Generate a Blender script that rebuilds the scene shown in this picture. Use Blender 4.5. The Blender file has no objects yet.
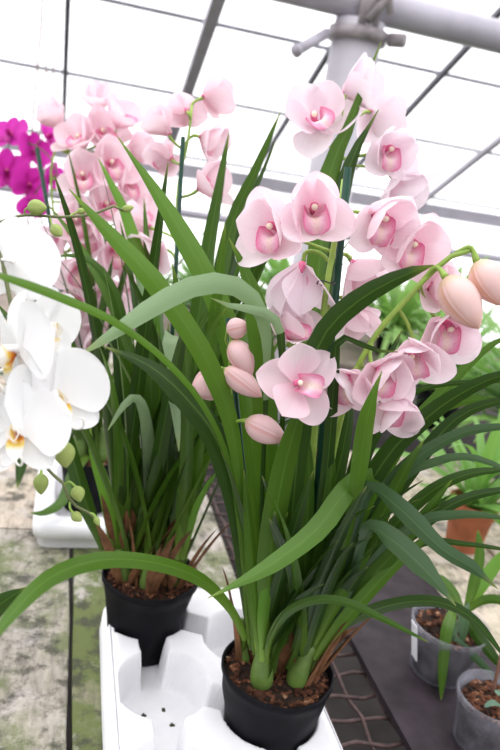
import bpy, math, random
from mathutils import Vector as V, Matrix, noise
R = random.Random(7)
S = bpy.context.scene
COL = S.collection
TAU = math.tau
# ------------------------------------------------------------------ camera
F = 700.0
RHO = math.radians(9.6)
PIT = math.atan(212 / F)
CAM = V((0, 0, 1.56))
fw = V((0, math.cos(PIT), -math.sin(PIT)))
_r0 = V((1, 0, 0)); _u0 = V((0, math.sin(PIT), math.cos(PIT)))
rt = math.cos(RHO) * _r0 + math.sin(RHO) * _u0
up = -math.sin(RHO) * _r0 + math.cos(RHO) * _u0

def ray(x, y): return fw + rt * ((x - 250) / F) + up * ((375 - y) / F)
def P(x, y, d): return CAM + ray(x, y) * d
def PZ(x, y, z):
    v = ray(x, y); return CAM + v * ((z - CAM.z) / v.z)
def CD(a, b, c):                    # a direction told as right / up / towards the viewer
    return (rt * a + up * b - fw * c).normalized()

cd = bpy.data.cameras.new('camera'); co = bpy.data.objects.new('camera', cd); COL.objects.link(co)
m = Matrix((rt, up, -fw)).transposed().to_4x4(); m.translation = CAM
co.matrix_world = m
cd.sensor_fit = 'VERTICAL'; cd.sensor_height = 24; cd.lens = 24 * F / 750
cd.clip_start = 0.02; cd.clip_end = 200
cd.dof.use_dof = True; cd.dof.focus_distance = 0.74; cd.dof.aperture_fstop = (24 * F / 750) / 6.0
S.camera = co

# bench axes
D = V((-0.28006, 0.95998, 0)).normalized()      # along the bench, away
T = V((D.y, -D.x, 0))                           # across the bench, to the right
def ST(s, t, z=0.8): return D * s + T * t + V((0, 0, z))
BZ = 0.8

# ------------------------------------------------------------------ helpers
def meshobj(name, verts, faces, mats, parent=None, smooth=True, uvs=None, fm=None):
    me = bpy.data.meshes.new(name)
    off = V((0, 0, 0))
    q = parent
    while q is not None:
        off += q.location; q = q.parent
    me.from_pydata([tuple(V(v) - off) for v in verts], [], faces)
    if not isinstance(mats, (list, tuple)): mats = [mats]
    for k in mats: me.materials.append(k)
    if smooth: me.polygons.foreach_set('use_smooth', [True] * len(me.polygons))
    if fm: me.polygons.foreach_set('material_index', fm)
    if uvs:
        ul = me.uv_layers.new(name='UVMap')
        for lp in me.loops: ul.data[lp.index].uv = uvs[lp.vertex_index]
    me.update()
    o = bpy.data.objects.new(name, me); COL.objects.link(o)
    o.parent = parent
    return o

class MB:
    def __init__(s): s.v = []; s.f = []; s.uv = []; s.fm = []
    def add(s, v, f, uv=None, mi=0):
        b = len(s.v); s.v += [V(x) for x in v]; s.f += [tuple(i + b for i in q) for q in f]
        s.uv += uv if uv else [(0.5, 0.5)] * len(v); s.fm += [mi] * len(f)
        return s
    def build(s, name, mats, parent=None, smooth=True):
        return meshobj(name, s.v, s.f, mats, parent, smooth, s.uv, s.fm)
    def tube(s, pts, rad, n=8, mi=0, cap=True):
        pts = [V(p) for p in pts]; N = len(pts)
        if not isinstance(rad, (list, tuple)): rad = [rad] * N
        v, f, uv = [], [], []
        ref = None
        for i, p in enumerate(pts):
            t = (pts[min(i + 1, N - 1)] - pts[max(i - 1, 0)]).normalized()
            if ref is None:
                ref = t.orthogonal().normalized()
            ref = (ref - t * ref.dot(t)).normalized(); b = t.cross(ref)
            for k in range(n):
                a = TAU * k / n
                v.append(p + (ref * math.cos(a) + b * math.sin(a)) * rad[i]); uv.append((k / n, i / max(1, N - 1)))
        for i in range(N - 1):
            for k in range(n):
                f.append((i * n + k, i * n + (k + 1) % n, (i + 1) * n + (k + 1) % n, (i + 1) * n + k))
        if cap:
            f.append(tuple(range(n - 1, -1, -1))); f.append(tuple((N - 1) * n + k for k in range(n)))
        return s.add(v, f, uv, mi)
    def box(s, c, ax, ay, az, mi=0):   # centre and three half-axis vectors
        c = V(c); v = []
        for i in (-1, 1):
            for j in (-1, 1):
                for k in (-1, 1): v.append(c + ax * i + ay * j + az * k)
        f = [(0, 1, 3, 2), (4, 6, 7, 5), (0, 4, 5, 1), (2, 3, 7, 6), (0, 2, 6, 4), (1, 5, 7, 3)]
        return s.add(v, f, None, mi)
    def lathe(s, c, prof, n=40, mi=0, jit=0.0, seed=0.0, a0=0):
        v, f, uv = [], [], []
        c = V(c)
        for i, (r, z) in enumerate(prof):
            for k in range(n):
                a = TAU * k / n + a0
                rr = r
                if jit and r > 0.01:
                    rr += jit * noise.noise(V((math.cos(a) * 2.2 + seed, math.sin(a) * 2.2, z * 26)))
                v.append(c + V((math.cos(a) * rr, math.sin(a) * rr, z))); uv.append((k / n, i / (len(prof) - 1)))
        for i in range(len(prof) - 1):
            for k in range(n):
                f.append((i * n + k, i * n + (k + 1) % n, (i + 1) * n + (k + 1) % n, (i + 1) * n + k))
        return s.add(v, f, uv, mi)

def empty(name, loc, label, cat, group=None):
    o = bpy.data.objects.new(name, None); COL.objects.link(o); o.location = loc
    o.empty_display_size = 0.05
    o['label'] = label; o['category'] = cat
    if group: o['group'] = group
    return o
def tag(o, label, cat, group=None):
    o['label'] = label; o['category'] = cat
    if group: o['group'] = group
    return o
def struct(o): o['kind'] = 'structure'; return o

def spline(pts, n):
    pts = [V(p) for p in pts]
    q = [pts[0] * 2 - pts[1]] + pts + [pts[-1] * 2 - pts[-2]]
    # arc-length-ish parameter
    out = []
    L = [0]
    for i in range(1, len(pts)): L.append(L[-1] + (pts[i] - pts[i - 1]).length)
    for k in range(n):
        d = L[-1] * k / (n - 1); i = 0
        while i < len(L) - 2 and L[i + 1] < d: i += 1
        t = (d - L[i]) / max(1e-9, L[i + 1] - L[i])
        a, b, c, e = q[i], q[i + 1], q[i + 2], q[i + 3]
        out.append(0.5 * ((2 * b) + (c - a) * t + (2 * a - 5 * b + 4 * c - e) * t * t + (3 * b - a - 3 * c + e) * t ** 3))
    return out
def ss(a, b, x):
    x = max(0, min(1, (x - a) / (b - a))); return x * x * (3 - 2 * x)

# ------------------------------------------------------------------ materials
def newmat(name):
    mt = bpy.data.materials.new(name); mt.use_nodes = True
    nt = mt.node_tree; nt.nodes.clear()
    return mt, nt
def N(nt, t, **kw):
    n = nt.nodes.new(t)
    for k, v in kw.items():
        if k in ('operation', 'blend_type', 'data_type', 'wave_type', 'feature', 'bands_direction', 'noise_dimensions', 'vector_type'): setattr(n, k, v)
        else: n.inputs[k].default_value = v
    return n
def ramp(nt, fac, stops):
    n = nt.nodes.new('ShaderNodeValToRGB'); e = n.color_ramp.elements
    e[0].position = stops[0][0]; e[0].color = (*stops[0][1], 1)
    e[1].position = stops[1][0]; e[1].color = (*stops[1][1], 1)
    for p, c in stops[2:]:
        k = e.new(p); k.color = (*c, 1)
    nt.links.new(fac, n.inputs[0]); return n.outputs[0]
def mix(nt, fac, a, b, mode='MIX'):
    n = nt.nodes.new('ShaderNodeMix'); n.data_type = 'RGBA'; n.blend_type = mode
    for s, x in ((0, fac), (6, a), (7, b)):
        if isinstance(x, (int, float)): n.inputs[s].default_value = x
        elif isinstance(x, tuple): n.inputs[s].default_value = (*x, 1)
        else: nt.links.new(x, n.inputs[s])
    return n.outputs[2]
def math_(nt, op, a, b=None):
    n = nt.nodes.new('ShaderNodeMath'); n.operation = op
    for s, x in ((0, a), (1, b)):
        if x is None: continue
        if isinstance(x, (int, float)): n.inputs[s].default_value = x
        else: nt.links.new(x, n.inputs[s])
    return n.outputs[0]
def out(nt, sh):
    o = nt.nodes.new('ShaderNodeOutputMaterial'); nt.links.new(sh, o.inputs[0])
def noise_(nt, scale, detail=4, vec=None, rough=0.55):
    n = N(nt, 'ShaderNodeTexNoise', Scale=scale, Detail=detail, Roughness=rough)
    if vec is None:
        g = nt.nodes.new('ShaderNodeTexCoord'); vec = g.outputs['Object']
    nt.links.new(vec, n.inputs['Vector']); return n.outputs[0]
def bump(nt, h, strength, dist=0.002):
    b = N(nt, 'ShaderNodeBump', Strength=strength, Distance=dist); nt.links.new(h, b.inputs['Height']); return b.outputs[0]
def principled(nt, col, rough=0.5, spec=0.5, nrm=None, metal=0.0):
    b = nt.nodes.new('ShaderNodeBsdfPrincipled')
    if isinstance(col, tuple): b.inputs['Base Color'].default_value = (*col, 1)
    else: nt.links.new(col, b.inputs['Base Color'])
    b.inputs['Roughness'].default_value = rough; b.inputs['Metallic'].default_value = metal
    b.inputs['Specular IOR Level'].default_value = spec
    if nrm is not None: nt.links.new(nrm, b.inputs['Normal'])
    return b.outputs[0]
def addtrans(nt, sh, col, fac):
    t = nt.nodes.new('ShaderNodeBsdfTranslucent')
    if isinstance(col, tuple): t.inputs[0].default_value = (*col, 1)
    else: nt.links.new(col, t.inputs[0])
    x = N(nt, 'ShaderNodeMixShader', Fac=fac); nt.links.new(sh, x.inputs[1]); nt.links.new(t.outputs[0], x.inputs[2])
    return x.outputs[0]
def simple(name, col, rough=0.5, spec=0.5, nscale=None, var=0.25, bmp=0.0, metal=0.0):
    mt, nt = newmat(name)
    c = col; nm = None
    if nscale:
        nz = noise_(nt, nscale)
        c = ramp(nt, nz, [(0.3, tuple(x * (1 - var) for x in col)), (0.7, tuple(min(1, x * (1 + var)) for x in col))])
        if bmp: nm = bump(nt, nz, bmp)
    out(nt, principled(nt, c, rough, spec, nm, metal)); return mt

def leafmat(name, dark, light, base, rough=0.36, trans=0.3, rib=(0.14, 0.28, 0.05), spec=0.33):
    mt, nt = newmat(name)
    uv = nt.nodes.new('ShaderNodeUVMap'); sp = nt.nodes.new('ShaderNodeSeparateXYZ'); nt.links.new(uv.outputs[0], sp.inputs[0])
    oi = nt.nodes.new('ShaderNodeObjectInfo')
    c = mix(nt, oi.outputs['Random'], dark, light)
    nz = noise_(nt, 18, 3)
    c = mix(nt, math_(nt, 'MULTIPLY', nz, 0.5), c, mix(nt, 0.5, light, dark))
    # fine lengthwise veins
    mp = nt.nodes.new('ShaderNodeCombineXYZ')
    nt.links.new(math_(nt, 'MULTIPLY', sp.outputs[0], 26.0), mp.inputs[0]); nt.links.new(math_(nt, 'MULTIPLY', sp.outputs[1], 1.5), mp.inputs[1])
    vn = N(nt, 'ShaderNodeTexNoise', Scale=1.0, Detail=2.0); nt.links.new(mp.outputs[0], vn.inputs['Vector'])
    c = mix(nt, math_(nt, 'MULTIPLY', math_(nt, 'SUBTRACT', vn.outputs[0], 0.35), 0.9), c, light)
    # midrib
    d = math_(nt, 'ABSOLUTE', math_(nt, 'SUBTRACT', sp.outputs[0], 0.5))
    rb = math_(nt, 'SUBTRACT', 1.0, math_(nt, 'MULTIPLY', d, 18.0)); rbn = nt.nodes.new('ShaderNodeClamp'); nt.links.new(rb, rbn.inputs[0])
    c = mix(nt, math_(nt, 'MULTIPLY', rbn.outputs[0], 0.4), c, rib)
    # paler towards the sheath
    bs = ramp(nt, sp.outputs[1], [(0.02, (1, 1, 1)), (0.35, (0, 0, 0))])
    c = mix(nt, math_(nt, 'MULTIPLY', bs, 0.75), c, base)
    tp = ramp(nt, sp.outputs[1], [(0.955, (0, 0, 0)), (1.0, (1, 1, 1))])
    c = mix(nt, math_(nt, 'MULTIPLY', tp, 0.5), c, (0.35, 0.4, 0.08))
    nm = bump(nt, vn.outputs[0], 0.25, 0.0008)
    sh = principled(nt, c, rough, spec, nm)
    tc = mix(nt, 0.35, c, (0.22, 0.48, 0.03))
    out(nt, addtrans(nt, sh, tc, trans)); return mt

M = {}
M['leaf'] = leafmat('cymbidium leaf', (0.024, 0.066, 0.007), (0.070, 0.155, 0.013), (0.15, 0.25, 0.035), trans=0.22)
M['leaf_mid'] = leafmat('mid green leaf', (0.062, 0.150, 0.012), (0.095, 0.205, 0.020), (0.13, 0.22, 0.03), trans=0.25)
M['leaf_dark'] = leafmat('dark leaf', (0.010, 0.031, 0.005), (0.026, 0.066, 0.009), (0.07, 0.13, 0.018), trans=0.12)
M['leaf_bright'] = leafmat('bright leaf', (0.09, 0.23, 0.025), (0.15, 0.32, 0.04), (0.24, 0.38, 0.07), trans=0.35)
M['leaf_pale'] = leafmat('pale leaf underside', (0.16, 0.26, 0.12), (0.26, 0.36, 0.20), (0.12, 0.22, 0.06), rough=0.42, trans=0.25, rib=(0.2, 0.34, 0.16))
M['leaf_grey'] = leafmat('greyed leaf', (0.035, 0.075, 0.035), (0.075, 0.135, 0.065), (0.06, 0.13, 0.03), rough=0.28, trans=0.12, rib=(0.14, 0.24, 0.11))
M['foliage'] = leafmat('soft green foliage', (0.12, 0.30, 0.06), (0.32, 0.52, 0.16), (0.22, 0.4, 0.1), trans=0.4)
M['stem'] = simple('green flower stem', (0.26, 0.40, 0.07), 0.4, 0.4, 30, 0.25)
M['stem_dark'] = simple('olive orchid stem', (0.13, 0.15, 0.06), 0.45, 0.4, 40, 0.35)
M['stake'] = simple('dark green coated stake', (0.006, 0.045, 0.026), 0.45, 0.25, 60, 0.2)
M['tie'] = simple('black tie wire', (0.02, 0.02, 0.02), 0.5)
M['pot'] = simple('black nursery plastic', (0.004, 0.0042, 0.006), 0.6, 0.12, 35, 0.3, 0.25)
M['sheath'] = simple('dry brown sheath', (0.15, 0.07, 0.032), 0.8, 0.2, 40, 0.5, 0.5)
M['bulb'] = simple('pseudobulb green', (0.10, 0.17, 0.035), 0.4, 0.4, 25, 0.35)
M['soil'] = simple('dark potting mix', (0.022, 0.013, 0.009), 0.9, 0.2, 120, 0.6, 1.0)
M['steel'] = simple('galvanised steel', (0.46, 0.44, 0.50), 0.42, 0.5, 8, 0.12, 0.0, 0.15)
M['steel_dark'] = simple('weathered grey steel', (0.15, 0.15, 0.185), 0.5, 0.5, 8, 0.2, 0.0, 0.1)
M['white_steel'] = simple('painted white steel', (0.47, 0.45, 0.49), 0.5, 0.4, 6, 0.1)
M['rust'] = simple('rusty wire', (0.075, 0.045, 0.042), 0.65, 0.4, 70, 0.5, 0.4)
M['cordm'] = simple('brown cord', (0.36, 0.28, 0.26), 0.8, 0.2, 60, 0.3)
M['terracotta'] = simple('terracotta clay', (0.40, 0.14, 0.07), 0.8, 0.2, 25, 0.25, 0.2)
M['label'] = simple('white plastic label', (0.85, 0.85, 0.88), 0.4, 0.4, 20, 0.03)
M['twig'] = simple('brown twig', (0.14, 0.07, 0.05), 0.7, 0.2, 60, 0.3)
M['blue_leaf'] = simple('blue green leaf', (0.20, 0.34, 0.24), 0.45, 0.4, 25, 0.2)
M['clamp'] = simple('clamp iron', (0.30, 0.27, 0.28), 0.55, 0.4, 20, 0.35, 0.2, 0.2)

def barkmat():
    mt, nt = newmat('bark chips')
    oi = nt.nodes.new('ShaderNodeTexCoord')
    nz = noise_(nt, 55, 3)
    c = ramp(nt, nz, [(0.34, (0.018, 0.009, 0.006)), (0.50, (0.07, 0.026, 0.014)), (0.62, (0.17, 0.07, 0.035)), (0.74, (0.48, 0.33, 0.22))])
    out(nt, principled(nt, c, 0.85, 0.2, bump(nt, noise_(nt, 200, 3), 0.6))); return mt
M['bark'] = barkmat()

def petalmat(name, body, blush, vein, trans=0.46, blush_amt=0.75, tipc=None):
    mt, nt = newmat(name)
    uv = nt.nodes.new('ShaderNodeUVMap'); sp = nt.nodes.new('ShaderNodeSeparateXYZ'); nt.links.new(uv.outputs[0], sp.inputs[0])
    oi = nt.nodes.new('ShaderNodeObjectInfo')
    c = mix(nt, math_(nt, 'MULTIPLY', oi.outputs['Random'], 0.35), body, blush)
    bs = ramp(nt, sp.outputs[1], [(0.0, (1, 1, 1)), (0.55, (0.12, 0.12, 0.12)), (1.0, (0, 0, 0))])
    c = mix(nt, math_(nt, 'MULTIPLY', bs, blush_amt), c, blush)
    nz = noise_(nt, 45, 3)
    c = mix(nt, math_(nt, 'MULTIPLY', nz, 0.35), c, blush)
    mp = nt.nodes.new('ShaderNodeCombineXYZ')
    nt.links.new(math_(nt, 'MULTIPLY', sp.outputs[0], 22.0), mp.inputs[0]); nt.links.new(sp.outputs[1], mp.inputs[1])
    vn = N(nt, 'ShaderNodeTexNoise', Scale=1.0, Detail=2.0); nt.links.new(mp.outputs[0], vn.inputs['Vector'])
    vv = math_(nt, 'MULTIPLY', math_(nt, 'MAXIMUM', math_(nt, 'SUBTRACT', vn.outputs[0], 0.5), 0.0), 0.9)
    c = mix(nt, vv, c, vein)
    sh = principled(nt, c, 0.5, 0.25, bump(nt, vn.outputs[0], 0.12, 0.0008))
    out(nt, addtrans(nt, sh, c, trans)); return mt
M['pink'] = petalmat('pale pink tepal', (0.96, 0.90, 0.93), (0.92, 0.58, 0.69), (0.86, 0.48, 0.60), blush_amt=0.5)
M['pink_back'] = petalmat('soft pink tepal', (0.95, 0.85, 0.89), (0.92, 0.64, 0.72), (0.86, 0.48, 0.60), blush_amt=0.6)
M['pink_pale'] = petalmat('very pale pink tepal', (0.93, 0.86, 0.90), (0.90, 0.72, 0.80), (0.88, 0.62, 0.72), blush_amt=0.5)
M['white'] = petalmat('white tepal', (0.90, 0.90, 0.91), (0.86, 0.87, 0.85), (0.84, 0.84, 0.85), trans=0.3, blush_amt=0.4)
M['magenta'] = petalmat('magenta tepal', (0.72, 0.05, 0.50), (0.55, 0.015, 0.36), (0.45, 0.01, 0.30), trans=0.4)
def budmat(name, body, seam, base):
    mt, nt = newmat(name)
    uv = nt.nodes.new('ShaderNodeUVMap'); sp = nt.nodes.new('ShaderNodeSeparateXYZ'); nt.links.new(uv.outputs[0], sp.inputs[0])
    d = math_(nt, 'ABSOLUTE', math_(nt, 'SUBTRACT', sp.outputs[0], 0.5))
    c = ramp(nt, d, [(0.0, tuple(min(1, x * 1.06) for x in body)), (0.3, body), (0.5, seam)])
    c = mix(nt, ramp(nt, sp.outputs[1], [(0.0, (1, 1, 1)), (0.22, (0, 0, 0))]), c, base)
    c = mix(nt, ramp(nt, sp.outputs[1], [(0.72, (0, 0, 0)), (1.0, (0.7, 0.7, 0.7))]), c, seam)
    c = mix(nt, math_(nt, 'MULTIPLY', noise_(nt, 60, 3), 0.3), c, seam)
    out(nt, addtrans(nt, principled(nt, c, 0.45, 0.3), c, 0.25)); return mt
M['bud'] = budmat('pink bud', (0.88, 0.66, 0.64), (0.72, 0.42, 0.30), (0.62, 0.56, 0.30))
M['bud_pink'] = budmat('rosy bud', (0.88, 0.64, 0.66), (0.74, 0.40, 0.38), (0.72, 0.52, 0.34))
M['bud_green'] = petalmat('green bud', (0.42, 0.50, 0.16), (0.28, 0.38, 0.10), (0.22, 0.30, 0.09), trans=0.2)

def lipmat():
    mt, nt = newmat('spotted pink lip')
    uv = nt.nodes.new('ShaderNodeUVMap'); sp = nt.nodes.new('ShaderNodeSeparateXYZ'); nt.links.new(uv.outputs[0], sp.inputs[0])
    d = math_(nt, 'ABSOLUTE', math_(nt, 'SUBTRACT', sp.outputs[0], 0.5))
    e = ramp(nt, d, [(0.05, (0.95, 0.86, 0.74)), (0.2, (0.93, 0.70, 0.78)), (0.42, (0.88, 0.38, 0.55)), (0.5, (0.82, 0.18, 0.40))])
    tipr = ramp(nt, sp.outputs[1], [(0.55, (0, 0, 0)), (0.95, (1, 1, 1))])
    c = mix(nt, math_(nt, 'MULTIPLY', tipr, 0.5), e, (0.82, 0.22, 0.42))
    vo = N(nt, 'ShaderNodeTexVoronoi', Scale=16.0); nt.links.new(uv.outputs[0], vo.inputs['Vector'])
    sptt = ramp(nt, vo.outputs['Distance'], [(0.12, (1, 1, 1)), (0.3, (0, 0, 0))])
    c = mix(nt, math_(nt, 'MULTIPLY', sptt, 0.55), c, (0.62, 0.06, 0.22))
    out(nt, addtrans(nt, principled(nt, c, 0.5, 0.3), c, 0.3)); return mt
M['lip'] = lipmat()
M['column'] = simple('deep pink column', (0.74, 0.16, 0.32), 0.45, 0.3, 60, 0.25)
M['anther'] = simple('cream anther cap', (0.90, 0.80, 0.62), 0.45, 0.3)
M['column_white'] = simple('white column', (0.88, 0.86, 0.84), 0.45, 0.3)
def phallip():
    mt, nt = newmat('orange and white orchid lip')
    uv = nt.nodes.new('ShaderNodeUVMap'); sp = nt.nodes.new('ShaderNodeSeparateXYZ'); nt.links.new(uv.outputs[0], sp.inputs[0])
    c = ramp(nt, sp.outputs[1], [(0.0, (0.45, 0.10, 0.03)), (0.28, (0.72, 0.28, 0.04)), (0.5, (0.86, 0.66, 0.12)), (0.68, (0.90, 0.89, 0.86))])
    sm = noise_(nt, 260, 3)
    c = mix(nt, ramp(nt, sm, [(0.5, (0, 0, 0)), (0.62, (0.6, 0.6, 0.6))]), c, (0.88, 0.84, 0.76))
    out(nt, addtrans(nt, principled(nt, c, 0.5, 0.3), c, 0.25)); return mt
M['phal_lip'] = phallip()
M['magenta_lip'] = simple('purple lip', (0.40, 0.01, 0.22), 0.5, 0.3, 90, 0.3)

def foam():
    mt, nt = newmat('white moulded foam')
    nz = noise_(nt, 14, 5)
    c = ramp(nt, nz, [(0.35, (0.73, 0.73, 0.755)), (0.6, (0.79, 0.79, 0.81))])
    sp = noise_(nt, 90, 2)
    c = mix(nt, ramp(nt, sp, [(0.72, (0, 0, 0)), (0.80, (0.5, 0.5, 0.5))]), c, (0.55, 0.52, 0.48))
    out(nt, principled(nt, c, 0.5, 0.35, bump(nt, noise_(nt, 60, 3), 0.12))); return mt
M['foam'] = foam()
def clear():
    mt, nt = newmat('cloudy clear plastic')
    tr = nt.nodes.new('ShaderNodeBsdfTransparent'); tr.inputs[0].default_value = (0.90, 0.90, 0.93, 1)
    nz = noise_(nt, 30, 3)
    c = ramp(nt, nz, [(0.35, (0.52, 0.52, 0.58)), (0.65, (0.70, 0.70, 0.76))])
    pr = principled(nt, c, 0.25, 0.5)
    x = N(nt, 'ShaderNodeMixShader'); 
    nt.links.new(ramp(nt, nz, [(0.3, (0.11,) * 3), (0.7, (0.24,) * 3)]), x.inputs[0])
    nt.links.new(tr.outputs[0], x.inputs[1]); nt.links.new(pr, x.inputs[2]); out(nt, x.outputs[0]); return mt
M['clear'] = clear()
def film():
    mt, nt = newmat('greenhouse film')
    tr = nt.nodes.new('ShaderNodeBsdfTransparent'); tr.inputs[0].default_value = (0.97, 0.97, 0.98, 1)
    tl = nt.nodes.new('ShaderNodeBsdfTranslucent'); tl.inputs[0].default_value = (0.95, 0.95, 0.97, 1)
    x = N(nt, 'ShaderNodeMixShader'); 
    nt.links.new(ramp(nt, noise_(nt, 2.0, 4), [(0.3, (0.06,) * 3), (0.75, (0.22,) * 3)]), x.inputs[0])
    nt.links.new(tr.outputs[0], x.inputs[1]); nt.links.new(tl.outputs[0], x.inputs[2]); out(nt, x.outputs[0]); return mt
M['film'] = film()

def plankmat(name, tint, green):
    mt, nt = newmat(name)
    g = nt.nodes.new('ShaderNodeTexCoord'); mp = nt.nodes.new('ShaderNodeMapping')
    mq = nt.nodes.new('ShaderNodeMapping'); mq.inputs['Rotation'].default_value = (0, 0, -math.atan2(-D.x, D.y))
    nt.links.new(g.outputs['Object'], mq.inputs[0]); mp.inputs['Scale'].default_value = (1, 0.22, 1)
    nt.links.new(mq.outputs[0], mp.inputs[0])
    gr = noise_(nt, 70, 6, mp.outputs[0], 0.65)
    oi = nt.nodes.new('ShaderNodeObjectInfo')
    c = ramp(nt, gr, [(0.28, tuple(x * 0.45 for x in tint)), (0.5, tint), (0.72, tuple(min(1, x * 1.35) for x in tint))])
    bl = noise_(nt, 7, 6, None, 0.72)
    c = mix(nt, ramp(nt, bl, [(0.46 - 0.11 * (green > .9), (0, 0, 0)), (0.60 - 0.11 * (green > .9), (green,) * 3)]), c, (0.115, 0.145, 0.05))
    bl2 = noise_(nt, 22, 6, None, 0.7)
    c = mix(nt, ramp(nt, bl2, [(0.50, (0, 0, 0)), (0.62, (0.85,) * 3)]), c, (0.055, 0.055, 0.042))
    bl3 = noise_(nt, 13, 6, None, 0.75)
    c = mix(nt, ramp(nt, bl3, [(0.52, (0, 0, 0)), (0.64, (0.7,) * 3)]), c, (0.50, 0.46, 0.43))
    out(nt, principled(nt, c, 0.85, 0.2, bump(nt, gr, 0.5, 0.003))); return mt
M['plank'] = plankmat('weathered grey plank with algae', (0.34, 0.31, 0.265), 0.8)
M['plank_green'] = plankmat('mossy plank', (0.22, 0.205, 0.145), 0.95)
M['plank_beige'] = plankmat('sandy plank', (0.50, 0.43, 0.35), 0.3)
M['board'] = simple('dark wet board', (0.032, 0.024, 0.029), 0.6, 0.2, 22, 0.45, 0.3)
M['floor'] = simple('dark earth floor', (0.035, 0.03, 0.028), 0.9, 0.2, 5, 0.5, 0.4)
M['wood_leg'] = simple('grey timber', (0.22, 0.18, 0.15), 0.8, 0.2, 12, 0.3)

# ------------------------------------------------------------------ leaves
def blade(mb, pts, w, Ws, fold=0.22, basew=0.5, peak=0.4, tip=3.0, n=28, mi=0, wk=None, split=None):
    c = spline(pts, n); ws = []
    v, f, uv = [], [], []
    prev = None
    for i, p in enumerate(c):
        t = (c[min(i + 1, n - 1)] - c[max(i - 1, 0)]).normalized(); u = i / (n - 1)
        W = Ws(p, t, u)
        if prev is not None and W.dot(prev) < 0: W = -W
        if prev is not None: W = (W * 0.5 + prev * 0.5)
        W = (W - t * W.dot(t)).normalized(); prev = W
        Nn = t.cross(W)
        hw = 0.5 * w * (basew + (1 - basew) * ss(0, peak, u)) * max(0.0, 1 - u ** (tip * 1.6)) ** 0.85 + 0.0004
        if wk:
            i_ = 0
            while i_ < len(wk) - 2 and wk[i_ + 1][0] < u: i_ += 1
            (a_, b_), (c_, d_) = wk[i_], wk[i_ + 1]
            hw = 0.5 * w * (b_ + (d_ - b_) * (u - a_) / (c_ - a_)) * max(0.0, 1 - u ** 16) ** 0.6 + 0.0004
        fo = fold * (1.0 + 1.6 * (1 - ss(0, 0.35, u)))
        for k in (-1, -0.5, 0, 0.5, 1):
            v.append(p + W * (k * hw) + Nn * (abs(k) ** 1.3 * hw * fo)); uv.append(((k + 1) / 2, u))
    for i in range(n - 1):
        for k in range(4):
            a = i * 5 + k; f.append((a, a + 1, a + 6, a + 5))
    b0 = len(mb.fm)
    mb.add(v, f, uv, mi)
    if split:
        for i in range(n - 1):
            if i / (n - 1) >= split:
                for k in range(4): mb.fm[b0 + i * 4 + k] = 1

def face_w(a0, a1):
    def g(p, t, u):
        view = (CAM - p).normalized()
        W0 = t.cross(view)
        if W0.length < 0.05: W0 = rt.copy()
        W0.normalize(); a = a0 + (a1 - a0) * u
        return W0 * math.cos(a) + t.cross(W0) * math.sin(a)
    return g
def nat_w(az, tw0, tw1):
    h = V((-math.sin(az), math.cos(az), 0))
    def g(p, t, u):
        W0 = (h - t * h.dot(t)).normalized(); a = tw0 + (tw1 - tw0) * u
        return W0 * math.cos(a) + t.cross(W0) * math.sin(a)
    return g
def px_leaf(parent, pts, wpx, mat='leaf', a=(0.35, 0.35), name='leaf', **kw):
    """traced leaf, base first; wpx is the apparent width mid-blade in pixels"""
    q = [P(*p) for p in pts]
    dm = sorted(p[2] for p in pts)[len(pts) // 2]
    am = 0.5 * (a[0] + a[1])
    w = wpx * dm / F / max(0.5, math.cos(am))
    mb = MB(); blade(mb, q, w, face_w(*a), **kw)
    o = mb.build(name, [M[k] for k in mat] if isinstance(mat, tuple) else M[mat], parent)
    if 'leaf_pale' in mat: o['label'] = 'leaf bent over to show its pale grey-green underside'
    return o
def arch(base, az, el, length, droop, n=9, wob=0.0):
    p = V(base); pts = [p.copy()]; e = el; st = length / n
    for i in range(n):
        e -= droop * (0.35 + 1.3 * i / n) / n
        a = az + wob * i / n
        p = p + V((math.cos(a) * math.cos(e), math.sin(a) * math.cos(e), math.sin(e))) * st
        pts.append(p.copy())
    return pts
def grow_leaf(parent, base, az, el, length, droop, w, mat, tw=(0, 0), wob=0.0, name='leaf', **kw):
    pts = arch(base, az, el, length, droop, 9, wob)
    mb = MB(); blade(mb, pts, w, nat_w(az, *tw), **kw)
    return mb.build(name, M[mat], parent)

# ------------------------------------------------------------------ flowers
def petal_geo(o, ex, ey, ez, phi, L, Wd, th0, curl, cup, shape='tepal', ruf=0.0, nu=15, nv=9, seed=0.0, side=0.0):
    ax = ex * math.cos(phi) + ey * math.sin(phi); ay = -ex * math.sin(phi) + ey * math.cos(phi)
    v, f, uv = [], [], []
    p2 = [0.0, 0.0]; th = th0
    for i in range(nu):
        u = 1 - (1 - i / (nu - 1)) ** 1.7
        if i:
            th = th0 + curl * u; du = u - (1 - (1 - (i - 1) / (nu - 1)) ** 1.7)
            p2[0] += math.cos(th) * L * du; p2[1] += math.sin(th) * L * du
        if shape == 'tepal': w = Wd / 2 * (0.16 + 1.05 * ss(-0.1, 0.62, u)) * max(0, 1 - u ** 4.6) ** 0.55
        elif shape == 'sepal': w = Wd / 2 * (0.28 + 0.85 * ss(-0.15, 0.5, u)) * max(0, 1 - u ** 3.8) ** 0.58
        elif shape == 'fan': w = Wd / 2 * (0.10 + 1.0 * ss(0.0, 0.55, u) ** 0.8) * max(0, 1 - u ** 4.5) ** 0.55
        w = max(w, 0.0006)
        nx, nz = -math.sin(th), math.cos(th)
        for j in range(nv):
            q = 2 * j / (nv - 1) - 1
            lift = cup * w * q * q + ruf * math.sin(7 * u + 3 * q + seed) * abs(q) * u
            a = p2[0] + nx * lift; c = p2[1] + nz * lift
            v.append(o + ax * a + ay * (q * w + side * u * u * L) + ez * c); uv.append(((q + 1) / 2, u))
    for i in range(nu - 1):
        for j in range(nv - 1):
            a = i * nv + j; f.append((a, a + 1, a + nv + 1, a + nv))
    return v, f, uv
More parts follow.
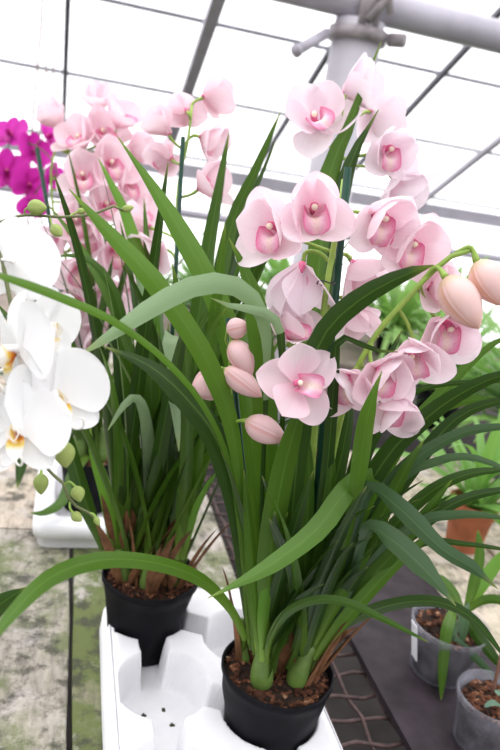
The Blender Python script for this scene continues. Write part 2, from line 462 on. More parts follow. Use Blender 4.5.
def frame(face, upd):
    ez = face.normalized(); ey = (upd - ez * upd.dot(ez))
    if ey.length < 0.05: ey = ez.orthogonal()
    ey.normalize(); return ey.cross(ez), ey, ez

def lip_geo(o, ex, ey, ez, L, sc):
    v, f, uv = [], [], []; nu, nv = 13, 9
    p = o - ey * (0.004 * sc); al = -0.35
    for i in range(nu):
        u = i / (nu - 1)
        if i:
            al = -0.30 - 1.75 * ss(0.45, 1.0, u)
            p = p + (ez * math.cos(al) + ey * math.sin(al)) * (L / (nu - 1))
        nrm = -ez * math.sin(al) + ey * math.cos(al)
        k = ss(0.5, 0.66, u)
        hw = sc * ((1 - k) * (0.005 + 0.012 * ss(0, 0.35, u)) + k * 0.0145 * max(0, 1 - ((u - 0.66) / 0.36) ** 3) ** 0.5 + 0.0004)
        li = sc * ((1 - k) * 0.015 * ss(0, 0.3, u) + k * 0.002)
        for j in range(nv):
            q = 2 * j / (nv - 1) - 1
            rf = 0.0022 * sc * k * math.sin(q * 9 + u * 7) * abs(q)
            v.append(p + ex * (q * hw * (1 - 0.35 * (1 - k) * abs(q) ** 3)) + nrm * (li * q * q + rf)); uv.append(((q + 1) / 2, u))
    for i in range(nu - 1):
        for j in range(nv - 1):
            a = i * nv + j; f.append((a, a + 1, a + nv + 1, a + nv))
    return v, f, uv

def cymb_flower(parent, pos, face, upd, size, opn=0.5, mat='pink', stem=None, back=0.012, jig=0.22):
    """flower part: pedicel mesh, with petals, sepals, lip and column as sub-parts. opn: forward cup angle"""
    ex, ey, ez = frame(face, upd)
    mb = MB()
    tail = pos - ez * back * (size / 0.045)
    if stem is None: stem = tail - ez * 0.014 - V((0, 0, 0.02))
    mid = (tail + stem) / 2 - ez * (0.18 * (tail - stem).length)
    pts = spline([pos - ez * 0.001, tail, mid, stem], 10)
    mb.tube(pts, [0.0026] * 3 + [0.0022] * 7, 6)
    fl = mb.build('flower', M['stem'], parent)
    L = size * 1.2; size = size * 0.92
    def jj(a=1.0): return R.uniform(-jig, jig) * a
    for nm, phi, l, w, th, cu, cp, sh in (
            ('sepal', math.pi / 2 + jj(0.4), 1.0, 0.80, opn + jj(), -0.1 + opn * 0.9, 0.35, 'sepal'),
            ('sepal', math.pi / 2 + 2.25 + jj(0.5), 1.0, 0.76, opn * 0.75 + jj(), 0.1 + jj(), 0.35, 'sepal'),
            ('sepal', math.pi / 2 - 2.25 + jj(0.5), 1.0, 0.76, opn * 0.75 + jj(), 0.1 + jj(), 0.35, 'sepal'),
            ('petal', math.pi - 0.28 + jj(0.6), 0.96, 0.80, opn + 0.12 + jj(), 0.25 + opn * 0.5 + jj(), 0.3, 'tepal'),
            ('petal', 0.28 + jj(0.6), 0.96, 0.80, opn + 0.12 + jj(), 0.25 + opn * 0.5 + jj(), 0.3, 'tepal')):
        g = petal_geo(pos + (ez * 0.0012 if nm == 'petal' else V((0, 0, 0))), ex, ey, ez, phi, L * l, L * w * 1.06, th, cu, cp, sh, ruf=L * 0.035, seed=R.uniform(0, 6))
        MB().add(*g).build(nm, M[mat], fl)
    sc = size / 0.045
    MB().add(*lip_geo(pos + ez * 0.002, ex, ey, ez, 0.040 * sc, sc)).build('lip', M['lip'], fl)
    cb = MB()
    cpts = [pos + ez * a * sc + ey * b * sc for a, b in ((0.0, 0.001), (0.008, 0.004), (0.016, 0.005), (0.022, 0.003))]
    cb.tube(cpts, [0.0042 * sc, 0.0036 * sc, 0.0042 * sc, 0.0050 * sc], 8, 0)
    tipc = cpts[-1]
    cb.tube([tipc - ez * 0.001 * sc, tipc + ez * 0.0015 * sc - ey * 0.001 * sc, tipc + ez * 0.003 * sc - ey * 0.0025 * sc], [0.0036 * sc, 0.0040 * sc, 0.0016 * sc], 8, 1)
    cb.build('column', [M['column'], M['anther']], fl)
    return fl

def phal_flower(parent, pos, face, upd, size, stem, mat='white', lipm='phal_lip', colm='column_white', opn=0.08, curl=0.25):
    ex, ey, ez = frame(face, upd)
    mb = MB()
    tail = pos - ez * 0.014
    mid = (tail + stem) / 2 - ez * 0.25 * (tail - stem).length
    mb.tube(spline([pos - ez * 0.001, tail, mid, stem], 10), 0.0016, 6)
    fl = mb.build('flower', M['stem_dark' if mat == 'magenta' else 'column_white'], parent)
    for nm, phi, l, w, th, cu, cp, sh, dz in (
            ('sepal', math.pi / 2, 0.98, 0.70, opn * 0.6, curl, 0.2, 'sepal', 0),
            ('sepal', math.pi / 2 + 2.45, 0.95, 0.62, opn * 0.6, curl, 0.2, 'sepal', 0),
            ('sepal', math.pi / 2 - 2.45, 0.95, 0.62, opn * 0.6, curl, 0.2, 'sepal', 0),
            ('petal', math.pi - 0.2, 1.05, 1.22, opn, curl, 0.10, 'fan', 0.0022),
            ('petal', 0.2, 1.05, 1.22, opn, curl, 0.10, 'fan', 0.0022)):
        g = petal_geo(pos + ez * dz, ex, ey, ez, phi, size * l, size * w, th + R.uniform(-.08, .08), cu + R.uniform(-.15, .15), cp, sh, ruf=size * 0.03, nu=13, nv=11, seed=R.uniform(0, 6))
        MB().add(*g).build(nm, M[mat], fl)
    # lip: two upright side lobes, a mid lobe and two curled tendrils
    sc = size / 0.045; lb = MB(); o = pos + ez * 0.003 * sc - ey * 0.003 * sc
    for sg in (-1, 1):
        g = petal_geo(o, ex * sg, ey, ez, -0.25, 0.017 * sc, 0.016 * sc, 0.95, 0.5, 0.5, 'fan', nu=8, nv=5); lb.add(*g)
    g = petal_geo(o, ex, ey, ez, -math.pi / 2, 0.024 * sc, 0.015 * sc, 0.85, -0.9, 0.35, 'sepal', nu=9, nv=5); lb.add(*g)
    th = 0.85; q = o + (-ey * math.cos(0.45) + ez * math.sin(0.45)) * 0.023 * sc
    for sg in (-1, 1):
        tp = [q + ex * sg * a * sc + ey * b * sc + ez * c * sc for a, b, c in ((0, 0, 0), (0.003, -0.005, 0.002), (0.008, -0.006, 0.006), (0.010, 0.000, 0.009), (0.006, 0.003, 0.009))]
        n0 = len(lb.v); lb.tube(spline(tp, 9), [0.0009 * sc] * 8 + [0.0003], 5)
        for k in range(n0, len(lb.v)): lb.uv[k] = (0.5, 0.95)
    lb.build('lip', M[lipm], fl)
    cb = MB(); cb.tube([pos, pos + ez * 0.005 * sc + ey * 0.002 * sc, pos + ez * 0.011 * sc + ey * 0.002 * sc, pos + ez * 0.013 * sc], [0.003 * sc, 0.003 * sc, 0.0036 * sc, 0.001 * sc], 8)
    cb.build('column', M[colm], fl)
    return fl

def bud(parent, a, b, wid, mat, stem_pts, stem_r=0.0022, stem_mat='stem', n=15):
    """bud from its base a to its tip b; its pedicel is its own sub-part"""
    a = V(a); b = V(b); ax = b - a; L = ax.length; ax.normalize(); e = ax.orthogonal().normalized(); g = ax.cross(e)
    v, f, uv = [], [], []; K = 24
    for i in range(n):
        u = i / (n - 1)
        r = wid / 2 * (math.sin(math.pi * u ** 0.86) ** 0.72 if 0 < u < 1 else 0.02) * (1.0 - 0.15 * u)
        for k in range(K):
            an = TAU * k / K
            rr = r * (1 - 0.10 * math.exp(-(math.sin(1.5 * an) / 0.22) ** 2) * math.sin(math.pi * u))
            v.append(a + ax * (u * L) + (e * math.cos(an) + g * math.sin(an)) * rr); uv.append(((k / K * 3) % 1.0, u))
    for i in range(n - 1):
        for k in range(K): f.append((i * K + k, i * K + (k + 1) % K, (i + 1) * K + (k + 1) % K, (i + 1) * K + k))
    o = MB().add(v, f, uv).build('bud', M[mat], parent)
    sp = spline(stem_pts + [a + ax * 0.002], 10)
    MB().tube(sp, [stem_r * 0.85] * 7 + [stem_r, stem_r * 1.25, stem_r * 1.5], 7).build('pedicel', M[stem_mat], o)
    return o

# ------------------------------------------------------------------ pots
def pot_black(parent, c, r_top=0.0735, r_bot=0.052, h=0.135, seed=0.0, soil=0.012):
    c = V(c)
    pr = [(0.001, 0.0), (r_bot - 0.003, 0.0), (r_bot, 0.003)]
    for k in range(1, 9):
        u = k / 9; pr.append((r_bot + (r_top - 0.002 - r_bot) * u, 0.003 + (h - 0.015) * u))
    pr += [(r_top - 0.0015, h - 0.012), (r_top + 0.001, h - 0.010), (r_top + 0.0015, h - 0.001), (r_top, h), (r_top - 0.0018, h - 0.001), (r_top - 0.004, h - soil - 0.006), (r_top - 0.008, h - 0.04)]
    MB().lathe(c, pr, 48, jit=0.0035, seed=seed).build('pot', M['pot'], parent)
    bark(parent, c + V((0, 0, h - soil)), r_top - 0.004, seed)
def bark(parent, c, r, seed, nchip=260, name='potting_bark', chip=0.0045):
    mb = MB(); pr = []; rg = random.Random(int(seed * 100) + 3)
    v, f = [], []; K = 28; rings = 9
    v.append(c + V((0, 0, 0.010)))
    for i in range(1, rings + 1):
        for k in range(K):
            a = TAU * k / K; rr = r * i / rings
            p = V((math.cos(a) * rr, math.sin(a) * rr, 0))
            z = 0.010 * (1 - (i / rings) ** 2) + 0.004 * noise.noise(p * 90 + V((seed, 0, 0))) * (i < rings)
            v.append(c + p + V((0, 0, z)))
    for k in range(K): f.append((0, 1 + k, 1 + (k + 1) % K))
    for i in range(rings - 1):
        for k in range(K): f.append((1 + i * K + k, 1 + (i + 1) * K + k, 1 + (i + 1) * K + (k + 1) % K, 1 + i * K + (k + 1) % K))
    mb.add(v, f, None, 0)
    for i in range(nchip):
        a = rg.uniform(0, TAU); rr = r * 0.96 * math.sqrt(rg.random())
        z = 0.010 * (1 - (rr / r) ** 2) + 0.001
        q = Matrix.Rotation(rg.uniform(0, TAU), 3, 'Z') @ Matrix.Rotation(rg.uniform(-.7, .7), 3, 'X') @ Matrix.Rotation(rg.uniform(-.6, .6), 3, 'Y')
        l, w, t = rg.uniform(.6, 1.5) * chip, rg.uniform(.35, .7) * chip, rg.uniform(.15, .4) * chip
        mb.box(c + V((math.cos(a) * rr, math.sin(a) * rr, z)), q @ V((l, 0, 0)), q @ V((0, w, 0)), q @ V((0, 0, t)), 1)
    o = mb.build(name, [M['soil'], M['bark']], parent, smooth=False)
    return o
def bulb(parent, base, h, r, lean=V((0, 0, 0))):
    mb = MB(); pts = [base + lean * (k / 7) ** 1.2 + V((0, 0, h * k / 7)) for k in range(8)]
    rr = [r * x for x in (0.75, 0.97, 1.0, 0.93, 0.8, 0.66, 0.54, 0.4)]
    mb.tube(pts, rr, 12)
    return mb.build('pseudobulb', M['bulb'], parent)
def sheath(parent, base, az, el, length, w, droop=0.3):
    pts = arch(base, az, el, length, droop, 6)
    mb = MB(); blade(mb, pts, w, nat_w(az, 0.0, R.uniform(-1, 1)), fold=0.5, n=10, tip=1.6)
    return mb.build('dry_sheath', M['sheath'], parent)

# ================================================================== SETTING
flo = struct(MB().box((0.5, 1.6, -0.05), V((7, 0, 0)), V((0, 6.0, 0)), V((0, 0, 0.05))).build('floor', M['floor'], None, False))
Pe = P(455, 214, 6.5)
Er = T.copy(); Rr = V((-0.23874594, 0.84552199, -0.47759076)).normalized()
RN = Er.cross(Rr).normalized()
if RN.z < 0: RN = -RN
def roof(x, y, lift=0.0):
    v = ray(x, y); o = Pe + RN * lift
    d = (o - CAM).dot(RN) / v.dot(RN); return CAM + v * d
def slopebox(mb, p, along, half, wid, hgt, n):       # bar centred on p
    mb.box(p, along * half, along.cross(n).normalized() * wid, n * hgt)
# roof film
q = [Pe + Er * a - Rr * b + RN * 0.09 for a, b in ((-8, -0.3), (7, -0.3), (7, 8.5), (-8, 8.5))]
struct(meshobj('ceiling', q, [(0, 1, 2, 3)], M['film'], None, False))
# far side wall under the eave
ez_ = Pe.z
q = [Pe + Er * a + V((0, 0, 0)) for a in (-8, 7)]
struct(meshobj('wall_back', [q[0] - V((0, 0, q[0].z)), q[1] - V((0, 0, q[1].z)), q[1], q[0]], [(0, 1, 2, 3)], M['film'], None, False))
tn = [0]
def trim(mb, mat, smooth=False):
    tn[0] += 1
    return struct(mb.build('trim_%d' % tn[0], M[mat], None, smooth))
mb = MB(); mb.box(Pe, Er * 7.6, D * 0.06, V((0, 0, 0.055))); trim(mb, 'steel')
mb = MB(); mb.tube([Pe + Er * -7.5 - V((0, 0, 0.34)) - D * 0.05, Pe + Er * 7 - V((0, 0, 0.34)) - D * 0.05], 0.035, 10); trim(mb, 'steel', True)
for (x, y, wpx, mt) in ((66, 55, 5, 'steel_dark'), (201, 50, 12, 'steel'), (312, 80, 5.5, 'steel_dark'), (448, 68, 6, 'steel_dark'), (468, 165, 6, 'steel')):
    p = roof(x, y); dep = (p - CAM).dot(fw); hw = wpx * dep / F / 2
    b0 = (p - Pe).dot(-Rr); a0 = (p - Pe - (-Rr) * b0)
    base = Pe + a0
    mb = MB(); slopebox(mb, base - Rr * 4.2, Rr, 4.2, hw, hw * 0.8, RN); trim(mb, mt)
for (x, y, h) in ((150, 9.5, 0.009), (125, 84, 0.009), (150, 151, 0.009)):
    p = roof(x, y, 0.05); mb = MB(); slopebox(mb, p, Er, 7.0, h, h, RN); trim(mb, 'steel_dark')

# column with its clamp, and the long horizontal pipe
pc = P(353, 60, 2.35)
pt = P(356, 17, 2.35)
col_top = pt.z - 0.02
colx = V((pc.x, pc.y, 0))
ce = empty('support_post', colx, 'white round steel column rising behind the front pink orchid', 'column')
MB().tube([colx, colx + V((0, 0, col_top))], 0.083, 32).build('shaft', M['white_steel'], ce)
cm = MB(); zc = col_top - 0.045
cm.tube([colx + V((0, 0, zc - 0.02)), colx + V((0, 0, zc + 0.02))], 0.098, 28)
cm.tube([colx + T * 0.09 + V((0, 0, zc)) - D * 0.06, colx + T * 0.125 + V((0, 0, zc)) - D * 0.1], 0.022, 10)
cm.build('clamp_ring', M['clamp'], ce)
cb = MB(); cb.box(colx + V((0, 0, col_top + 0.05)) - D * 0.07, T * 0.035, D * 0.012, V((0, 0, 0.085)))
cb.tube([colx + V((0, 0, col_top - 0.01)) - D * 0.095 + T * (-0.01), colx + V((0, 0, col_top + 0.13)) - D * 0.085 + T * 0.09], 0.014, 10)
cb.tube([colx + V((0, 0, col_top + 0.02)) - D * 0.10 + T * (0.06), colx + V((0, 0, col_top + 0.14)) - D * 0.085 + T * 0.02], 0.012, 10)
cb.build('bracket', M['clamp'], ce)
br = MB(); a = P(327, 33, 2.28); b = P(298, 50, 2.22)
br.tube([a, b], 0.017, 12); br.tube([b, b + (b - a).normalized() * 0.012], 0.021, 12)
br.build('brace_tube', M['steel'], ce)
pp = MB(); z0 = V((0, 0, col_top + 0.053))
pipe_c = colx + z0
pp.tube([pipe_c - T * 4, pipe_c + T * 4], 0.052, 24)
tag(pp.build('overhead_pipe', M['steel'], None), 'thick grey steel pipe crossing overhead on top of the column', 'pipe')
# hanging cords
for k, (x, r_, lab) in enumerate(((37, 0.0045, 'leftmost of three brown cords hanging at top left'), (45, 0.0035, 'middle of three brown cords hanging at top left'), (52.5, 0.0035, 'rightmost of three brown cords hanging at top left, nearest the dark rafter'))):
    a = P(x, 70, 2.6)
    mb = MB(); top = roof(x + 3, -60)
    pts = [V((a.x, a.y, a.z - 0.75 + 0.15 * i)) + T * (0.004 * math.sin(i * 1.3 + k)) for i in range(12)]
    mb.tube(pts, r_, 6)
    tag(mb.build('hanging_cord', M['cordm'], None), lab, 'cord', 'cords hanging at the upper left')

# ------------------------------------------------------------------ bench
be = empty('potting_bench', ST(1.2, 0.2, 0), 'long low bench of mossy weathered planks and rusty wire mesh', 'bench')
def plank(s0, s1, t0, t1, mat, z1=BZ, th=0.024, seed=1):
    mb = MB(); n = 14; v = []; f = []
    rg = random.Random(seed)
    for i in range(n + 1):
        s = s0 + (s1 - s0) * i / n
        a = t0 + rg.uniform(0, 0.003); b = t1 - rg.uniform(0, 0.003)
        v += [ST(s, a, z1 - th), ST(s, a, z1 - 0.002), ST(s, a + 0.002, z1), ST(s, b - 0.002, z1), ST(s, b, z1 - 0.002), ST(s, b, z1 - th)]
    for i in range(n):
        for k in range(6): f.append((i * 6 + k, i * 6 + (k + 1) % 6, (i + 1) * 6 + (k + 1) % 6, (i + 1) * 6 + k))
    f.append(tuple(range(5, -1, -1))); f.append(tuple(n * 6 + k for k in range(6)))
    mb.add(v, f); return mb.build('plank', M[mat], be, False)
plank(0.25, 1.275, -0.17, 0.056, 'plank', seed=2)
plank(1.28, 2.9, -0.17, 0.056, 'plank_beige', seed=3)
plank(0.25, 1.62, 0.060, 0.222, 'plank_green', seed=4)
plank(1.625, 2.9, 0.060, 0.222, 'plank', seed=5)
plank(0.25, 2.9, 0.227, 0.368, 'plank', seed=6)
plank(0.25, 1.10, -0.42, -0.176, 'plank_green', seed=7)
plank(1.105, 2.9, -0.42, -0.176, 'plank_beige', seed=8)
plank(0.25, 2.9, -0.68, -0.426, 'plank', seed=9)
plank(0.25, 1.75, 0.765, 0.99, 'plank_beige', seed=10)
plank(0.25, 1.75, 0.995, 1.25, 'plank_beige', seed=11)
wm = MB(); s = 0.25; i = 0
while s < 1.75:
    wm.tube([ST(s + 0.003 * math.sin(k * 2.1 + i), 0.36 + 0.05 * k, BZ - 0.012 + 0.004 * (-1) ** (k + i)) for k in range(10)], 0.0030, 6); s += 0.047; i += 1
t = 0.385; i = 0
while t < 0.78:
    wm.tube([ST(0.25 + 0.047 * k, t + 0.003 * math.sin(k * 1.7 + i), BZ - 0.012 - 0.004 * (-1) ** (k + i)) for k in range(33)], 0.0030, 6); t += 0.050; i += 1
wm.build('wire_mesh', M['rust'], be)
for t in (-0.62, 0.0, 0.30, 0.86, 1.15):
    MB().box(ST(1.3 if t < 0.35 else 1.0, t, BZ - 0.055), D * (1.6 if t < 0.35 else 0.75), T * 0.022, V((0, 0, 0.031))).build('rail', M['wood_leg'], be, False)
for s, t in ((0.35, -0.62), (0.35, 0.30), (0.35, 1.15), (1.7, -0.62), (1.7, 0.30), (1.7, 1.15), (2.8, -0.62), (2.8, 0.30)):
    MB().box(ST(s, t, (BZ - 0.085) / 2), D * 0.03, T * 0.03, V((0, 0, (BZ - 0.085) / 2))).build('leg', M['wood_leg'], be, False)
bo = MB(); bo.box(ST(0.95, 0.645, BZ + 0.007), D * 0.72, T * 0.120, V((0, 0, 0.006)))
tag(bo.build('dark_board', M['board'], None, False), 'dark damp board lying along the wire mesh under the clear pots', 'board')

# ------------------------------------------------------------------ moulded tray
TT0, TT1, TS0, TS1 = 0.111, 0.391, 0.44, 0.985
TOP, FLR = BZ + 0.070, BZ + 0.006
WELLS = [(0.922, 0.166), (0.768, 0.176), (0.616, 0.176), (0.860, 0.312), (0.711, 0.312), (0.560, 0.312)]
CH = [(0, 1), (1, 2), (3, 4), (4, 5), (1, 4), (0, 3), (2, 5)]
def hgt(s, t):
    e = 9.0
    for a, b in WELLS: e = min(e, math.hypot(s - a, t - b) - 0.0585)
    for i, j in CH:
        a, b = WELLS[i]; c, d = WELLS[j]
        dx, dy = c - a, d - b; L2 = dx * dx + dy * dy
        u = max(0, min(1, ((s - a) * dx + (t - b) * dy) / L2))
        e = min(e, math.hypot(s - a - u * dx, t - b - u * dy) - 0.014)
    edge = min(s - TS0, TS1 - s, t - TT0, TT1 - t)
    e = max(e, 0.012 - edge)
    h = FLR + (TOP - FLR) * ss(0.0, 0.0075, e)
    ir = min(0.016, edge)
    return h - 0.004 * (1 - ss(0, 0.010, edge))
tr = MB(); st = 0.0025
ns = int(round((TS1 - TS0) / st)); ntt = int(round((TT1 - TT0) / st))
v, f = [], []
def rc(s, t):       # round the plan corners
    r_ = 0.028
    cs = min(max(s, TS0 + r_), TS1 - r_); ct = min(max(t, TT0 + r_), TT1 - r_)
    ds, dt = s - cs, t - ct
    if ds and dt:
        l = math.hypot(ds, dt); m_ = max(abs(ds), abs(dt))
        ds *= m_ / l; dt *= m_ / l
    return cs + ds, ct + dt
HO = []
for (a, b) in WELLS[1:3] + WELLS[3:]:
    for k in range(4): HO.append((a + 0.021 * math.cos(k * TAU / 4 + 0.5), b + 0.021 * math.sin(k * TAU / 4 + 0.5)))
for i in range(ns + 1):
    for j in range(ntt + 1):
        s, t = rc(TS0 + i * st, TT0 + j * st); v.append(ST(s, t, hgt(s, t)))
W_ = ntt + 1
for i in range(ns):
    for j in range(ntt):
        s = TS0 + (i + .5) * st; t = TT0 + (j + .5) * st
        if any(abs(s - a) < 0.004 and math.hypot(s - a, t - b) < 0.0036 for a, b in HO): continue
        f.append((i * W_ + j, i * W_ + j + 1, (i + 1) * W_ + j + 1, (i + 1) * W_ + j))
ring = [i * W_ for i in range(ns + 1)] + [ns * W_ + j for j in range(1, W_)] + [i * W_ + ntt for i in range(ns - 1, -1, -1)] + [j for j in range(ntt - 1, 0, -1)]
cen = ST((TS0 + TS1) / 2, (TT0 + TT1) / 2, 0)
prev = ring
for dz, ofs in ((-0.004, 0.0025), (-0.03, 0.004), (-0.032, 0.008), (None, 0.011)):
    cur = []
    for k in ring:
        p = v[k]; o = V((p.x - cen.x, p.y - cen.y, 0))
        so, to = o.dot(D), o.dot(T)
        o = (D * (so / (TS1 - TS0)) + T * (to / (TT1 - TT0))).normalized()
        cur.append(len(v)); v.append(V((p.x, p.y, (TOP + dz) if dz is not None else BZ + 0.0005)) + o * ofs)
    for k in range(len(ring)):
        k2 = (k + 1) % len(ring); f.append((prev[k], cur[k], cur[k2], prev[k2]))
    prev = cur
tr.add(v, f)
tag(tr.build('pot_carrier_tray', M['foam'], None), 'white moulded tray with round wells holding two black pots', 'tray')

# ================================================================== FRONT ORCHID
PF = ST(0.711, 0.312, FLR + 0.001)
A = empty('potted_cymbidium', PF, 'large pale pink orchid in black pot at front of the tray', 'potted orchid', 'pink cymbidium orchids')
pot_black(A, PF, seed=1.3)
ZS = PF.z + 0.135 - 0.008
def at_front(x, y): return PZ(x, y, ZS)
bulbs = [(-0.020, -0.030, 0.075, 0.021), (0.022, -0.018, 0.08, 0.020), (-0.04, 0.012, 0.07, 0.018), (0.000, 0.022, 0.085, 0.02), (0.043, 0.012, 0.07, 0.018), (0.015, 0.046, 0.07, 0.017), (-0.028, 0.045, 0.07, 0.017)]
for bx, by, h, r_ in bulbs:
    h *= 0.85; r_ *= 0.72
    b0 = V((PF.x + bx, PF.y + by, ZS - 0.004)); bulb(A, b0, h, r_, V((bx * 0.5, by * 0.3, 0)))
for k in range(34):
    bx, by, h, r_ = bulbs[k % 7]; az = R.uniform(0, TAU)
    sheath(A, V((PF.x + bx + math.cos(az) * r_, PF.y + by + math.sin(az) * r_, ZS)), az, R.uniform(1.2, 1.52), R.uniform(0.06, 0.17), R.uniform(0.010, 0.022), 0.2)
for (x, y, d, az, el, l, w_) in ((283, 668, .86, -1.2, 1.5, .10, .022), (290, 664, .865, 1.5, 1.52, .15, .018), (297, 668, .86, -.9, 1.4, .07, .02), (278, 672, .855, -2.2, 1.35, .045, .02), (322, 655, .865, .2, 1.0, .05, .02), (246, 655, .88, -2.8, 1.45, .08, .016), (330, 648, .87, .3, .8, .05, .018)):
    b_ = at_front(x, y); sheath(A, b_, az, el, l, w_, .15)
# traced leaves, from base to tip (pixel, pixel, distance)
px_leaf(A, [(258, 655, .885), (246, 560, .85), (240, 480, .81), (229, 415, .78), (208, 362, .75), (184, 322, .725), (150, 276, .70), (105, 228, .68), (69, 189, .665)], 20, 'leaf_mid', (0.3, 0.25), wk=[(0, .5), (.4, .55), (.6, 1), (.82, 1), (.93, .62), (1, .05)])
px_leaf(A, [(262, 645, .90), (254, 520, .87), (244, 410, .84), (226, 322, .82), (200, 265, .81), (160, 197, .80), (117, 136, .79)], 24, 'leaf_mid', (0.35, 0.3), wk=[(0, .4), (.45, .8), (.62, 1), (.8, .85), (1, .05)])
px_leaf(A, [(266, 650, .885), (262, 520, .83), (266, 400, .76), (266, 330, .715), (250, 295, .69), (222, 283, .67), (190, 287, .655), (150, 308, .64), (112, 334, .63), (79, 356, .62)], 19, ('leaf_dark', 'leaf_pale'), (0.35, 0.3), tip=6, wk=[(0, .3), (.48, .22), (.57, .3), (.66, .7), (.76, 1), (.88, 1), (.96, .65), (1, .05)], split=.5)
px_leaf(A, [(268, 650, .89), (268, 520, .84), (266, 400, .785), (259, 318, .76), (246, 272, .75), (229, 238, .73)], 25, 'leaf_mid', (0.4, 0.45), tip=4, wk=[(0, .5), (.55, 1), (.82, .95), (1, .1)])
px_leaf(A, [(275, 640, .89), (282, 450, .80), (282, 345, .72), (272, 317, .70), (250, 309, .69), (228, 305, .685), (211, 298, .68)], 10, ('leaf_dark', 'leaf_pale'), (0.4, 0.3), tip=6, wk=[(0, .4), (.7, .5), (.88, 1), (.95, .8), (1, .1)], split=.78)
px_leaf(A, [(256, 650, .885), (247, 580, .86), (238, 510, .83), (218, 442, .79), (188, 400, .76), (150, 366, .735), (103, 346, .715)], 24, 'leaf_dark', (0.35, 0.4), tip=4, wk=[(0, .5), (.55, 1), (.8, .9), (1, .1)])
px_leaf(A, [(250, 645, .88), (243, 560, .85), (231, 470, .80), (205, 408, .74), (165, 360, .68), (115, 322, .61), (62, 298, .55), (20, 282, .505), (-25, 268, .47)], 7.5, 'leaf_mid', (0.4, 0.2), wk=[(0, .6), (.4, .7), (.7, .75), (.95, 1), (1, .5)])
px_leaf(A, [(300, 655, .90), (330, 590, .87), (358, 525, .83), (372, 488, .80), (366, 476, .785), (345, 492, .765), (318, 528, .75), (275, 562, .735), (240, 582, .725), (208, 598, .715)], 21, 'leaf_mid', (0.2, 0.25), wk=[(0, .5), (.42, .55), (.6, .95), (.72, 1), (.86, .75), (1, .05)])
px_leaf(A, [(267, 665, .865), (270, 640, .845), (285, 615, .82), (312, 601, .80), (345, 602, .785), (385, 620, .775), (428, 642, .765)], 9, 'leaf', (0.3, 0.3), tip=2.6)
px_leaf(A, [(247, 640, .875), (232, 610, .845), (205, 582, .78), (165, 565, .71), (112, 559, .635), (62, 571, .56), (22, 602, .50), (-20, 655, .455)], 14, 'leaf', (0.35, 0.3), tip=6, basew=0.6)
px_leaf(A, [(310, 655, .90), (340, 580, .86), (358, 520, .80), (370, 489, .765), (398, 507, .735), (428, 536, .715), (447, 553, .705), (470, 566, .70), (498, 589, .695)], 20, 'leaf_grey', (0.25, 0.4), tip=6, wk=[(0, .4), (.5, .4), (.65, 1), (.78, 1), (.84, .7), (.92, .8), (1, .05)])
px_leaf(A, [(315, 655, .90), (345, 600, .865), (362, 545, .81), (371, 528, .78), (396, 543, .755), (428, 573, .735), (456, 606, .725)], 22, 'leaf_grey', (0.25, 0.3), tip=6, wk=[(0, .4), (.55, .4), (.72, 1), (.85, 1), (1, .05)])
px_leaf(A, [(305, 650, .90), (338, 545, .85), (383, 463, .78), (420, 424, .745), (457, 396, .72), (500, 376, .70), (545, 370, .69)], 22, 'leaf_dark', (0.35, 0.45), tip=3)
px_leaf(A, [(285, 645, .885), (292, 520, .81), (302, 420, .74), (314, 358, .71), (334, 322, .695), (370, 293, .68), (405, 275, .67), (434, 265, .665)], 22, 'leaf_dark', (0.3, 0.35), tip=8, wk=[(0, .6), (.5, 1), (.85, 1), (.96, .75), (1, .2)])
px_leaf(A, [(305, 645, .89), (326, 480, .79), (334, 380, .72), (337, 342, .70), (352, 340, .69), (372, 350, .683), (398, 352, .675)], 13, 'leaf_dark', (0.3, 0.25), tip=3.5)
px_leaf(A, [(320, 650, .90), (342, 560, .84), (358, 480, .75), (366, 425, .70), (374, 393, .685), (382, 371, .68)], 17, 'leaf_mid', (0.3, 0.4), tip=5, wk=[(0, .5), (.5, .6), (.75, 1), (.88, .95), (1, .1)])
px_leaf(A, [(268, 655, .87), (270, 560, .82), (282, 480, .77), (296, 425, .74), (306, 395, .735)], 25, 'leaf', (0.4, 0.3), tip=4)
px_leaf(A, [(300, 650, .88), (306, 540, .82), (309, 470, .79), (306, 425, .775)], 15, 'leaf', (0.3, 0.2), tip=2.4)
px_leaf(A, [(305, 650, .88), (320, 560, .83), (330, 490, .79), (332, 434, .775)], 15, 'leaf', (0.3, 0.2), tip=2.4)
px_leaf(A, [(263, 662, .86), (264, 610, .84), (272, 560, .83), (282, 510, .825)], 12, 'leaf_bright', (0.3, 0.2), tip=2)
px_leaf(A, [(262, 662, .862), (255, 600, .84), (250, 540, .82), (244, 470, .80)], 13, 'leaf', (0.4, 0.2), tip=2)
